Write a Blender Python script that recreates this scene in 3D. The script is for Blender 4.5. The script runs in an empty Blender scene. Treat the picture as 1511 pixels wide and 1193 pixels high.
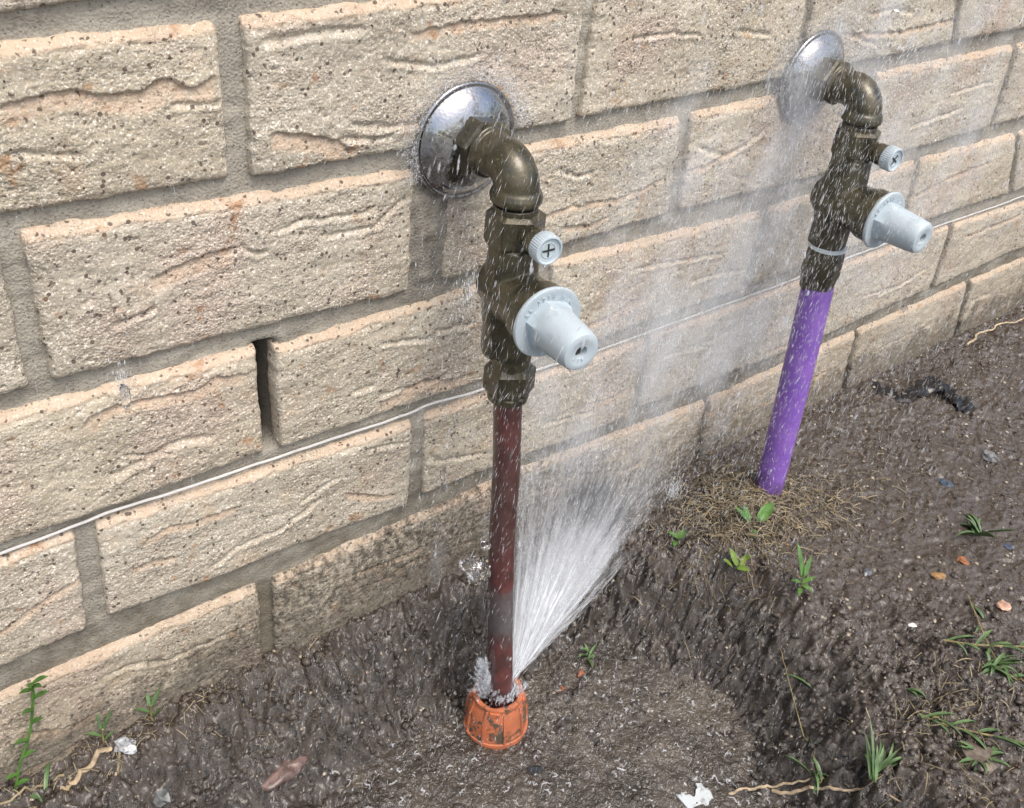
import bpy, bmesh, math, random
import numpy as np
from mathutils import Vector, Matrix
random.seed(7); rng = np.random.default_rng(7)
S = .001                                    # the scene is worked out in millimetres
sc = bpy.context.scene
COL = sc.collection
# ------------------------------------------------------------------ camera
cam_d = bpy.data.cameras.new('camera'); cam = bpy.data.objects.new('camera', cam_d); COL.objects.link(cam)
RT = Vector((.791028, -.604902, .091476)); DN = Vector((-.294702, -.507797, -.809502)); FW = Vector((.536121, .613381, -.579947))
M = Matrix.Identity(4)
for i in range(3):
    M[i][0] = RT[i]; M[i][1] = -DN[i]; M[i][2] = -FW[i]
M[0][3], M[1][3], M[2][3] = -206.372*S, -478.855*S, 229.143*S
cam.matrix_world = M
cam_d.sensor_width = 36; cam_d.lens = 1435.37/1511*36
cam_d.clip_start = .01; cam_d.clip_end = 500
sc.camera = cam
# ------------------------------------------------------------------ light: bright overcast daylight
w = bpy.data.worlds.new('World'); sc.world = w; w.use_nodes = True
nt = w.node_tree; nt.nodes.clear()
sky = nt.nodes.new('ShaderNodeTexSky'); sky.sky_type = 'NISHITA'; sky.sun_disc = False
SUN_EL, SUN_AZ = math.radians(62), math.radians(180)      # azimuth measured clockwise from +Y (north)
sky.sun_elevation = SUN_EL; sky.sun_rotation = SUN_AZ
sky.air_density = 1.2; sky.dust_density = 6.0; sky.ozone_density = 1.0
bg = nt.nodes.new('ShaderNodeBackground'); bg.inputs[1].default_value = .15
out = nt.nodes.new('ShaderNodeOutputWorld')
nt.links.new(sky.outputs[0], bg.inputs[0]); nt.links.new(bg.outputs[0], out.inputs[0])
sd = bpy.data.lights.new('sun', 'SUN'); sd.energy = .9; sd.angle = math.radians(30); sd.color = (1, .985, .965)
sun = bpy.data.objects.new('sun', sd); COL.objects.link(sun)
sv = Vector((math.sin(SUN_AZ)*math.cos(SUN_EL), math.cos(SUN_AZ)*math.cos(SUN_EL), math.sin(SUN_EL)))
sun.rotation_euler = sv.to_track_quat('Z', 'Y').to_euler()
vs = sc.view_settings; vs.view_transform = 'Standard'; vs.look = 'None'; vs.gamma = 1; vs.use_curve_mapping = False
vs.exposure = .54
sc.cycles.transparent_max_bounces = 64; sc.cycles.max_bounces = 5; sc.cycles.diffuse_bounces = 2
# ------------------------------------------------------------------ measured data (mm)
BRICKS = [["Z-3.5", -834.0, 180.9, -606.0, 180.9, -606.0, 96.9, -834.0, 96.9], ["Z-2.5", -594.0, 180.9, -366.0, 180.9, -366.0, 96.9, -594.0, 96.9], ["Z-1.5", -354.0, 180.9, -122.4, 183.6, -122.4, 99.6, -354.0, 96.9], ["Z-0.5", -114.3, 184.2, 96.8, 199.3, 96.8, 115.3, -114.3, 100.2], ["Z0.5", 109.8, 200.2, 315.6, 206.4, 315.6, 122.4, 109.8, 116.2], ["Z1.5", 327.3, 206.4, 594.0, 206.4, 594.0, 122.4, 327.3, 122.4], ["Z2.5", 606.0, 206.4, 834.0, 206.4, 834.0, 122.4, 606.0, 122.4], ["Z3.5", 846.0, 206.4, 1074.0, 206.4, 1074.0, 122.4, 846.0, 122.4], ["Z4.5", 1086.0, 206.4, 1314.0, 206.4, 1314.0, 122.4, 1086.0, 122.4], ["Z5.5", 1326.0, 206.4, 1554.0, 206.4, 1554.0, 122.4, 1326.0, 122.4], ["Z6.5", 1566.0, 206.4, 1794.0, 206.4, 1794.0, 122.4, 1566.0, 122.4], ["A-3.0", -714.0, 86.8, -486.0, 86.8, -486.0, 11.3, -714.0, 11.3], ["A-2.0", -474.0, 86.8, -246.0, 86.8, -246.0, 11.3, -474.0, 11.3], ["A-1.0", -234.0, 86.8, -7.8, 89.1, -8.0, 7.8, -234.0, 11.3], ["A0.0", 6.6, 90.2, 235.9, 96.7, 236.8, 4.6, 5.3, 6.2], ["A1.0", 247.8, 97.2, 460.4, 107.0, 474.1, 7.8, 246.3, 6.1], ["A2.0", 471.5, 107.6, 662.8, 118.3, 701.9, 13.8, 483.5, 8.0], ["A3.0", 672.1, 118.9, 954.0, 123.2, 954.0, 15.6, 709.9, 14.0], ["A4.0", 966.0, 123.2, 1194.0, 123.2, 1194.0, 15.6, 966.0, 15.6], ["A5.0", 1206.0, 123.2, 1434.0, 123.2, 1434.0, 15.6, 1206.0, 15.6], ["A6.0", 1446.0, 123.2, 1674.0, 123.2, 1674.0, 15.6, 1446.0, 15.6], ["B-3.5", -834.0, -0.8, -606.0, -0.8, -606.0, -91.2, -834.0, -91.2], ["B-2.5", -594.0, -0.8, -366.0, -0.8, -366.0, -91.2, -594.0, -91.2], ["B-1.5", -354.0, -0.8, -128.0, -1.4, -129.0, -88.6, -354.0, -91.2], ["B-0.5", -116.3, -1.5, 112.2, -8.3, 110.8, -93.5, -116.4, -88.4], ["B0.5", 139.7, -8.5, 349.5, -8.4, 356.2, -88.5, 138.2, -92.9], ["B1.5", 362.5, -7.6, 587.4, -3.8, 604.6, -90.8, 368.7, -88.8], ["B2.5", 599.5, -3.7, 831.9, -1.7, 841.4, -88.0, 616.2, -90.7], ["B3.5", 842.6, -1.6, 1074.0, -1.6, 1074.0, -88.8, 851.1, -88.1], ["B4.5", 1086.0, -1.6, 1314.0, -1.6, 1314.0, -88.8, 1086.0, -88.8], ["B5.5", 1326.0, -1.6, 1554.0, -1.6, 1554.0, -88.8, 1326.0, -88.8], ["B6.5", 1566.0, -1.6, 1794.0, -1.6, 1794.0, -88.8, 1566.0, -88.8], ["C-3.0", -714.0, -100.9, -486.0, -100.9, -486.0, -189.6, -714.0, -189.6], ["C-2.0", -474.0, -100.9, -246.0, -100.9, -246.0, -189.6, -474.0, -189.6], ["C-1.0", -234.0, -100.9, 0.1, -104.5, 0.6, -186.9, -234.0, -189.6], ["C0.0", 12.5, -109.4, 224.6, -104.3, 236.9, -192.1, 13.2, -188.6], ["C1.0", 238.2, -103.7, 482.7, -112.7, 480.2, -189.2, 249.5, -191.7], ["C2.0", 493.6, -112.2, 718.3, -104.5, 726.4, -183.0, 490.7, -189.1], ["C3.0", 728.1, -104.7, 914.8, -106.2, 953.7, -185.7, 736.2, -182.6], ["C4.0", 925.3, -106.3, 1194.0, -106.3, 1194.0, -186.6, 963.3, -185.9], ["C5.0", 1206.0, -106.3, 1434.0, -106.3, 1434.0, -186.6, 1206.0, -186.6], ["C6.0", 1446.0, -106.3, 1674.0, -106.3, 1674.0, -186.6, 1446.0, -186.6], ["D-3.5", -834.0, -201.1, -606.0, -201.1, -606.0, -288.5, -834.0, -288.5], ["D-2.5", -594.0, -201.1, -366.0, -201.1, -366.0, -288.5, -594.0, -288.5], ["D-1.5", -354.0, -201.1, -123.5, -198.5, -129.2, -280.3, -354.0, -288.5], ["D-0.5", -110.2, -197.9, 117.9, -205.7, 116.6, -287.4, -114.6, -278.2], ["D0.5", 129.8, -205.2, 360.5, -207.4, 359.1, -292.2, 131.7, -283.2], ["D1.5", 366.4, -207.5, 591.1, -205.3, 601.5, -292.8, 369.1, -286.5], ["D2.5", 599.7, -205.0, 840.7, -201.6, 849.9, -286.7, 610.4, -292.4], ["D3.5", 850.8, -202.1, 1074.0, -209.6, 1074.0, -281.8, 859.9, -286.5], ["D4.5", 1086.0, -209.6, 1314.0, -209.6, 1314.0, -281.8, 1086.0, -281.8], ["D5.5", 1326.0, -209.6, 1554.0, -209.6, 1554.0, -281.8, 1326.0, -281.8], ["D6.5", 1566.0, -209.6, 1794.0, -209.6, 1794.0, -281.8, 1566.0, -281.8], ["E-3.0", -714.0, -310.4, -486.0, -310.4, -486.0, -425.0, -714.0, -425.0], ["E-2.0", -474.0, -310.4, -246.0, -309.7, -246.0, -422.2, -474.0, -425.0], ["E-1.0", -234.0, -309.1, -11.4, -306.0, -13.4, -429.1, -234.0, -421.5], ["E0.0", 0.3, -307.6, 208.8, -304.2, 219.5, -428.3, -1.6, -429.2], ["E1.0", 218.7, -302.1, 468.7, -315.1, 472.8, -411.6, 231.4, -428.0], ["E2.0", 476.7, -315.3, 714.6, -306.8, 726.5, -407.1, 482.1, -411.3], ["E3.0", 722.3, -306.7, 948.4, -303.8, 968.9, -403.3, 737.1, -407.0], ["E4.0", 957.9, -303.8, 1194.0, -303.8, 1194.0, -408.2, 980.6, -403.6], ["E5.0", 1206.0, -303.8, 1434.0, -303.8, 1434.0, -408.2, 1206.0, -408.2], ["E6.0", 1446.0, -303.8, 1674.0, -303.8, 1674.0, -408.2, 1446.0, -408.2]]
CREASES = [["s", 11, [[-131.7, 57.0], [-113.8, 62.0], [-98.0, 64.3], [-89.1, 65.4], [-76.7, 64.5], [-68.2, 60.6], [-51.1, 59.1], [-42.1, 64.3], [-35.1, 66.2], [-28.4, 60.7], [-19.7, 60.3], [-13.6, 63.7], [-8.1, 60.3]]], ["g", 4, [[-118.4, 39.0], [-100.3, 36.7], [-81.9, 31.6]]], ["g", 4, [[-38.2, 50.6], [-9.1, 48.9]]], ["g", 7, [[11.6, 77.1], [40.1, 79.3], [80.4, 79.0]]], ["s", 12, [[14.8, 29.8], [29.6, 28.3], [55.6, 20.5], [71.9, 10.2]]], ["g", 5, [[57.3, 18.6], [96.4, 14.2]]], ["s", 11, [[-61.4, -41.5], [-40.4, -36.3], [-19.2, -32.1], [-7.3, -34.0]]], ["g", 5, [[-7.3, -34.0], [8.8, -43.0]]], ["g", 6, [[-82.6, -64.9], [-57.3, -60.1]]], ["g", 5, [[45.0, -39.3], [83.5, -41.4], [109.8, -23.9]]], ["s", 9, [[-110.0, -125.1], [-101.4, -118.2], [-87.0, -115.9], [-67.5, -117.1], [-41.2, -121.0], [-26.6, -115.1], [0.3, -122.2]]], ["g", 3, [[-90.2, -152.5], [-57.7, -163.9]]], ["s", 11, [[85.1, -176.5], [104.7, -176.4], [126.9, -170.5], [145.8, -178.1], [178.9, -180.7]]], ["g", 6, [[64.1, -162.0], [86.6, -161.9]]], ["g", 4, [[87.7, -129.2], [132.2, -137.4]]], ["s", 7, [[-96.1, -243.3], [-79.6, -242.3], [-63.4, -248.3]]], ["g", 5, [[-48.3, -271.9], [-25.1, -260.0], [6.5, -260.4], [46.3, -244.1]]], ["s", 6, [[57.9, -248.0], [89.7, -265.2], [108.5, -268.3]]], ["g", 5, [[76.5, -215.7], [117.4, -224.0]]], ["g", 5, [[22.6, -242.8], [55.3, -232.0]]], ["s", 6, [[-187.3, -250.2], [-176.4, -252.2], [-141.7, -237.9], [-125.4, -232.7]]], ["g", 6, [[132.4, -245.3], [146.2, -255.8], [194.3, -266.1]]], ["s", 8, [[294.0, -254.5], [326.5, -257.4], [353.8, -253.7]]], ["g", 5, [[248.8, -261.3], [288.0, -264.7], [309.9, -267.7]]], ["s", 9, [[281.1, -169.9], [308.5, -169.4], [332.9, -161.3], [353.9, -163.1]]], ["g", 5, [[-130.6, -331.9], [-109.4, -331.4], [-80.1, -342.3], [-47.7, -341.2], [-21.3, -342.1]]], ["s", 7, [[66.6, -336.2], [111.9, -340.7], [139.7, -338.8]]], ["s", 9, [[-182.7, -346.2], [-159.4, -360.5], [-127.8, -361.8]]], ["g", 5, [[365.2, -32.5], [409.5, -49.1], [432.2, -43.0], [453.5, -32.0]]], ["s", 6, [[344.8, -53.7], [386.6, -52.7], [427.8, -42.3]]], ["g", 4, [[277.7, 54.7], [319.6, 55.4], [355.7, 49.9]]], ["g", 4, [[388.3, 50.4], [433.0, 44.5]]], ["s", 6, [[241.5, -74.5], [268.5, -77.6], [288.6, -75.1]]], ["g", 4, [[504.9, 3.7], [541.7, 33.2], [586.7, 20.6]]], ["s", 6, [[521.1, 37.7], [610.3, 32.7], [705.4, 36.6]]], ["g", 5, [[676.3, -64.7], [767.5, -57.0]]], ["g", 5, [[398.4, -163.0], [437.5, -162.9], [476.1, -169.1]]], ["s", 6, [[444.9, -344.9], [489.6, -327.6], [514.1, -323.6]]], ["g", 4, [[696.2, -257.1], [775.1, -260.8], [824.2, -251.3]]], ["s", 6, [[562.5, -354.3], [630.3, -351.2], [687.7, -343.0]]], ["s", 7, [[260.7, -345.9], [308.2, -338.6], [373.0, -358.2], [434.0, -340.6]]], ["g", 4, [[769.8, -350.7], [838.3, -347.7], [920.5, -347.3]]], ["g", 5, [[395.8, -232.2], [452.0, -238.6], [487.6, -230.4]]], ["s", 6, [[545.9, -279.8], [589.9, -281.1], [649.9, -261.1]]], ["g", 5, [[227.9, -27.9], [248.2, -37.5], [268.0, -39.0]]], ["s", 6, [[258.5, -59.3], [299.8, -61.9], [345.1, -54.9]]], ["g", 4, [[730.9, -38.6], [817.1, -35.4]]], ["s", 6, [[712.4, -149.1], [792.7, -135.4], [886.0, -130.5]]], ["g", 5, [[322.2, -130.8], [370.0, -135.0], [449.0, -143.4]]], ["s", 6, [[878.7, -224.7], [1019.7, -223.6]]], ["g", 5, [[131.9, -131.7], [167.5, -135.4]]], ["s", 5, [[151.1, -360.5], [186.5, -358.6]]], ["s", 7, [[102.5, 74.5], [149.3, 78.1], [228.4, 78.0]]], ["g", 5, [[85.0, 61.3], [122.0, 53.5], [161.2, 57.4]]]]
STRIP = [[-217.7, -197.7], [-165.2, -195.8], [-140.0, -195.2], [-113.5, -193.4], [-97.1, -192.4], [-68.9, -193.8], [-41.9, -194.6], [4.4, -196.1], [21.4, -196.7], [74.8, -198.3], [103.0, -198.8], [120.5, -198.0], [134.8, -196.4], [172.9, -199.4], [231.0, -200.0], [301.5, -203.1], [369.2, -201.9], [487.6, -202.1], [571.0, -201.0], [637.5, -197.6], [713.2, -197.3], [781.3, -198.1], [929.6, -199.0], [967.3, -199.6], [1000.5, -199.0], [1157.2, -200.9]]
SPOT = {"stone_a": [764.2, -170.3, -389.9], "stone_b": [681.4, -168.4, -392.6], "stone_c": [583.4, -246.5, -388.2], "stone_d": [543.8, -246.1, -388.6], "stone_e": [561.5, -301.0, -387.7], "stone_f": [495.5, -203.1, -394.1], "stone_g": [461.8, -269.4, -383.6], "stone_h": [643.9, -260.8, -389.8], "stone_i": [-115.1, -48.9, -418.2], "stone_j": [143.2, -158.4, -467.8], "pink": [-27.5, -59.4, -443.6], "scrap": [-125.1, -13.1, -393.6], "white": [236.4, -245.7, -472.3], "stone_k": [393.9, -374.8, -390.3], "chip_a": [235.7, -106.8, -463.3], "chip_b": [211.8, -108.9, -468.5], "straw": [440.0, -122.8, -382.6], "weed_a": [437.8, -109.2, -382.0], "weed_b": [380.6, -138.5, -386.4], "weed_c": [402.8, -190.7, -374.3], "weed_d": [361.4, -83.2, -383.8], "weed_e": [632.2, -232.7, -390.4], "gr_a": [395.2, -376.5, -389.3], "gr_b": [403.3, -340.6, -386.1], "gr_c": [323.2, -336.8, -404.6], "gr_d": [312.8, -297.6, -436.4], "gr_e": [471.1, -335.2, -375.7], "gr_f": [397.7, -306.5, -385.4], "gr_g": [368.9, -208.9, -414.7], "gr_h": [-185.3, -18.2, -401.6], "gr_i": [258.9, -93.3, -468.3], "lweed": [-196.3, 22.0, -391.9], "lweed2": [-136.4, 16.1, -392.8], "lweed3": [-102.0, 12.6, -390.7], "stick": [-141.5, -13.8, -391.3], "black": [768.8, -10.7, -390.9], "black2": [775.2, -49.5, -391.1], "black3": [828.5, -56.5, -390.8], "black4": [827.3, -84.7, -389.9], "black5": [828.8, -110.8, -389.9], "root_a": [960.7, -21.9, -390.3], "root_b": [1013.0, -15.0, -389.1], "root_c": [1064.9, -20.1, -388.9], "root_d": [1124.3, -28.4, -391.0], "twig1a": [228.8, -246.4, -476.0], "twig1b": [282.8, -274.9, -462.8], "twig1c": [314.5, -306.2, -436.0], "twig2a": [287.8, -284.5, -461.3], "twig2b": [315.7, -325.7, -428.4], "twig2c": [323.6, -366.9, -405.2], "twig2d": [302.0, -299.5, -457.1], "tw3a": [341.0, -358.9, -391.7], "tw3b": [408.8, -365.0, -388.0], "tw3c": [438.2, -389.6, -388.9], "tw4a": [440.5, -332.0, -376.2], "tw4b": [472.8, -367.5, -381.4], "bootc": [139.3, -112.5, -464.6], "hose": [223.6, -244.2, -477.1], "run1a": [386.9, -324.2, -388.0], "run1b": [398.4, -347.3, -387.6], "run1c": [432.9, -390.9, -385.0], "run2a": [460.9, -297.1, -375.9], "run2b": [475.9, -317.9, -370.9], "run2c": [531.8, -342.4, -385.3], "run3a": [544.8, -274.0, -389.2], "run3b": [481.9, -336.0, -377.9], "run3c": [491.2, -365.6, -387.9]}
# ------------------------------------------------------------------ object helpers
def link(name, me, parent=None, loc=(0, 0, 0), mat=None):
    o = bpy.data.objects.new(name, me); COL.objects.link(o); o.location = loc
    if parent is not None: o.parent = parent
    if mat is not None and me is not None and not me.materials: me.materials.append(mat)
    return o
def empty(name, label, cat, loc, group=None):
    o = bpy.data.objects.new(name, None); COL.objects.link(o); o.location = Vector(loc)*S
    o.empty_display_size = .02
    return tag(o, label, cat, group)
def tag(o, label, cat, group=None, kind=None):
    o['label'] = label; o['category'] = cat
    if group: o['group'] = group
    if kind: o['kind'] = kind
    return o
def mesh_np(name, V, F, smooth=True):
    """V (n,3) in metres, F (m,k) with k 3 or 4"""
    V = np.ascontiguousarray(V, dtype=np.float32); F = np.ascontiguousarray(F, dtype=np.int32)
    me = bpy.data.meshes.new(name); k = F.shape[1]
    me.vertices.add(len(V)); me.vertices.foreach_set('co', V.ravel())
    me.loops.add(F.size); me.loops.foreach_set('vertex_index', F.ravel())
    me.polygons.add(len(F)); me.polygons.foreach_set('loop_start', np.arange(0, F.size, k, dtype=np.int32))
    if smooth: me.polygons.foreach_set('use_smooth', np.ones(len(F), bool))
    me.update(calc_edges=True)
    return me
def grid_faces(nu, nv, flip=False):
    i, j = np.meshgrid(np.arange(nu-1), np.arange(nv-1), indexing='ij')
    a = (i*nv+j).ravel(); F = np.stack([a, a+nv, a+nv+1, a+1], 1)
    return F[:, ::-1] if flip else F
def set_attr(me, name, arr):
    at = me.color_attributes.new(name, 'FLOAT_COLOR', 'POINT')
    at.data.foreach_set('color', np.ascontiguousarray(arr, dtype=np.float32).ravel())
def sharpen(me, deg=38):
    bm = bmesh.new(); bm.from_mesh(me); a = math.radians(deg)
    for e in bm.edges:
        if len(e.link_faces) == 2 and e.calc_face_angle(0) > a: e.smooth = False
    bm.to_mesh(me); bm.free()
def frame(axis):
    a = Vector(axis).normalized(); up = Vector((0, 0, 1)) if abs(a.z) < .9 else Vector((0, 1, 0))
    u = a.cross(up).normalized(); v = a.cross(u).normalized()
    return np.array(u), np.array(v), np.array(a)
def lathe_vf(prof, org, axis, seg=64, shape=None, closed=True):
    """prof [(t, r)] along the axis, mm. shape(theta, i) -> factor on r"""
    u, v, a = frame(axis); th = np.linspace(0, 2*np.pi, seg, endpoint=False); V = []; F = []
    for i, (t, r) in enumerate(prof):
        f = np.ones(seg) if shape is None else shape(th, i)
        V.append(np.array(org)+a*t+np.outer(np.cos(th)*r*f, u)+np.outer(np.sin(th)*r*f, v))
    n = len(prof)
    for i in range(n-1):
        for j in range(seg):
            k = (j+1) % seg
            F.append((i*seg+j, i*seg+k, (i+1)*seg+k, (i+1)*seg+j))
    return np.concatenate(V), F
def hexf(flat, soft, n=6, ph=0.):
    """factor turning a circle of radius 'soft' into an n-gon with chamfered corners; flat/soft = inradius ratio"""
    def f(th, i):
        a = ((th+ph) % (2*np.pi/n))-np.pi/n
        return np.minimum(1., (flat/soft)/np.cos(a))
    return f
def shell(name, parts, org, mat, parent=None, deg=38, remesh=None, smooth_it=2):
    """parts: list of (V mm world, F). joined in ONE mesh object placed at org"""
    VV = []; FF = []; o = 0
    for V, F in parts:
        VV.append(np.asarray(V)); FF += [tuple(i+o for i in f) for f in F]; o += len(V)
    V = (np.concatenate(VV)-np.array(org))*S
    me = bpy.data.meshes.new(name); me.from_pydata(V.tolist(), [], FF)
    bm = bmesh.new(); bm.from_mesh(me)
    bmesh.ops.holes_fill(bm, edges=[e for e in bm.edges if len(e.link_faces) == 1], sides=0)
    bmesh.ops.recalc_face_normals(bm, faces=bm.faces); bm.to_mesh(me); bm.free()
    if remesh:
        t = bpy.data.objects.new('tmp', me); COL.objects.link(t)
        r = t.modifiers.new('r', 'REMESH'); r.mode = 'VOXEL'; r.voxel_size = remesh*S
        s = t.modifiers.new('s', 'SMOOTH'); s.iterations = smooth_it; s.factor = .5
        dg = bpy.context.evaluated_depsgraph_get()
        me2 = bpy.data.meshes.new_from_object(t.evaluated_get(dg)); bpy.data.objects.remove(t)
        me = me2; me.name = name; me.materials.clear()
        me.polygons.foreach_set('use_smooth', np.ones(len(me.polygons), bool))
    else:
        me.polygons.foreach_set('use_smooth', np.ones(len(me.polygons), bool)); sharpen(me, deg)
    pl = np.array(parent.location)/S if parent is not None and parent.type == 'EMPTY' else np.zeros(3)
    loc = (np.array(org)-pl)*S if parent is not None else np.array(org)*S
    if parent is not None and parent.type != 'EMPTY': loc = (0, 0, 0)
    return link(name, me, parent, loc, mat)
def tube_vf(pts, rad, seg=12, jitter=0, caps=True):
    """swept tube; pts (n,3), rad scalar or list"""
    P = np.asarray(pts, float); n = len(P); R = np.full(n, rad) if np.isscalar(rad) else np.asarray(rad)
    T = np.gradient(P, axis=0); T /= np.linalg.norm(T, axis=1)[:, None]+1e-12
    ref = np.array([0, 0, 1.]) if abs(T[0][2]) < .9 else np.array([0, 1., 0]); V = []
    u = np.cross(T[0], ref); u /= np.linalg.norm(u)
    for i in range(n):
        u = u-T[i]*np.dot(u, T[i]); u /= np.linalg.norm(u); v = np.cross(T[i], u)
        th = np.linspace(0, 2*np.pi, seg, endpoint=False)
        V.append(P[i]+R[i]*(np.outer(np.cos(th), u)+np.outer(np.sin(th), v)))
    F = [(i*seg+j, i*seg+(j+1) % seg, (i+1)*seg+(j+1) % seg, (i+1)*seg+j) for i in range(n-1) for j in range(seg)]
    if caps: F += [tuple(range(seg))[::-1], tuple((n-1)*seg+j for j in range(seg))]
    return np.concatenate(V), F
def curve(pts, n):
    """Catmull-Rom through pts"""
    P = [np.array(p, float) for p in pts]; P = [2*P[0]-P[1]]+P+[2*P[-1]-P[-2]]; out = []
    m = len(P)-3
    for k in np.linspace(0, m-1e-6, n):
        i = int(k); t = k-i; a, b, c, d = P[i:i+4]
        out.append(.5*((2*b)+(c-a)*t+(2*a-5*b+4*c-d)*t*t+(3*b-a-3*c+d)*t**3))
    return np.array(out)
# ------------------------------------------------------------------ material helpers
class Mat:
    def __init__(s, name):
        s.m = bpy.data.materials.new(name); s.m.use_nodes = True; s.t = s.m.node_tree; s.t.nodes.clear()
        s.out = s.n('ShaderNodeOutputMaterial'); s.b = s.n('ShaderNodeBsdfPrincipled')
        s.l(s.b.outputs[0], s.out.inputs[0]); s.pos = s.n('ShaderNodeNewGeometry').outputs['Position']
    def n(s, k, **kw):
        x = s.t.nodes.new(k)
        for a, v in kw.items(): setattr(x, a, v)
        return x
    def l(s, a, b): s.t.links.new(a, b)
    def put(s, sock, v):
        if isinstance(v, bpy.types.NodeSocket): s.l(v, sock)
        elif isinstance(v, (tuple, list)) and len(v) == 3 and sock.type == 'RGBA': sock.default_value = (*v, 1)
        else: sock.default_value = v
    def noise(s, scale, detail=4, rough=.55, vec=None, out='Fac', dist=0):
        x = s.n('ShaderNodeTexNoise'); x.inputs['Scale'].default_value = scale; x.inputs['Detail'].default_value = detail
        x.inputs['Roughness'].default_value = rough; x.inputs['Distortion'].default_value = dist
        s.l(vec or s.pos, x.inputs['Vector']); return x.outputs[out]
    def voro(s, scale, out='Distance', feat='F1', vec=None):
        x = s.n('ShaderNodeTexVoronoi', feature=feat); x.inputs['Scale'].default_value = scale
        s.l(vec or s.pos, x.inputs['Vector']); return x.outputs[out]
    def ramp(s, v, a, b, lo=0., hi=1.):
        x = s.n('ShaderNodeMapRange', interpolation_type='SMOOTHSTEP'); s.put(x.inputs[0], v)
        for i, q in enumerate((a, b, lo, hi)): x.inputs[i+1].default_value = q
        return x.outputs[0]
    def math(s, op, a, b=0., c=0.):
        x = s.n('ShaderNodeMath', operation=op); s.put(x.inputs[0], a); s.put(x.inputs[1], b); s.put(x.inputs[2], c); return x.outputs[0]
    def mix(s, f, a, b, mode='MIX'):
        x = s.n('ShaderNodeMix', data_type='RGBA', blend_type=mode); s.put(x.inputs[0], f); s.put(x.inputs[6], a); s.put(x.inputs[7], b); return x.outputs[2]
    def attr(s, name, ch='Color'):
        x = s.n('ShaderNodeAttribute', attribute_name=name); return x.outputs[ch]
    def sep(s, v):
        x = s.n('ShaderNodeSeparateXYZ'); s.l(v, x.inputs[0]); return x.outputs
    def bump(s, h, strength=.5, dist=.001, normal=None):
        x = s.n('ShaderNodeBump'); s.put(x.inputs['Strength'], strength); x.inputs['Distance'].default_value = dist
        s.put(x.inputs['Height'], h)
        if normal is not None: s.l(normal, x.inputs['Normal'])
        s.l(x.outputs[0], s.b.inputs['Normal']); return x.outputs[0]
    def set(s, **k):
        names = dict(col='Base Color', rough='Roughness', metal='Metallic', spec='Specular IOR Level', coat='Coat Weight', coatr='Coat Roughness', trans='Transmission Weight', ior='IOR', alpha='Alpha', sss='Subsurface Weight')
        for a, v in k.items(): s.put(s.b.inputs[names[a]], v)
        return s
def simple(name, col, rough=.6, var=.15, scale=200, **k):
    m = Mat(name); n = m.noise(scale, 4)
    c = m.mix(m.ramp(n, .3, .7), tuple(q*(1-var) for q in col), tuple(min(1, q*(1+var)) for q in col))
    m.set(col=c, rough=rough, **k); m.bump(n, .25, .0006); return m
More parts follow.
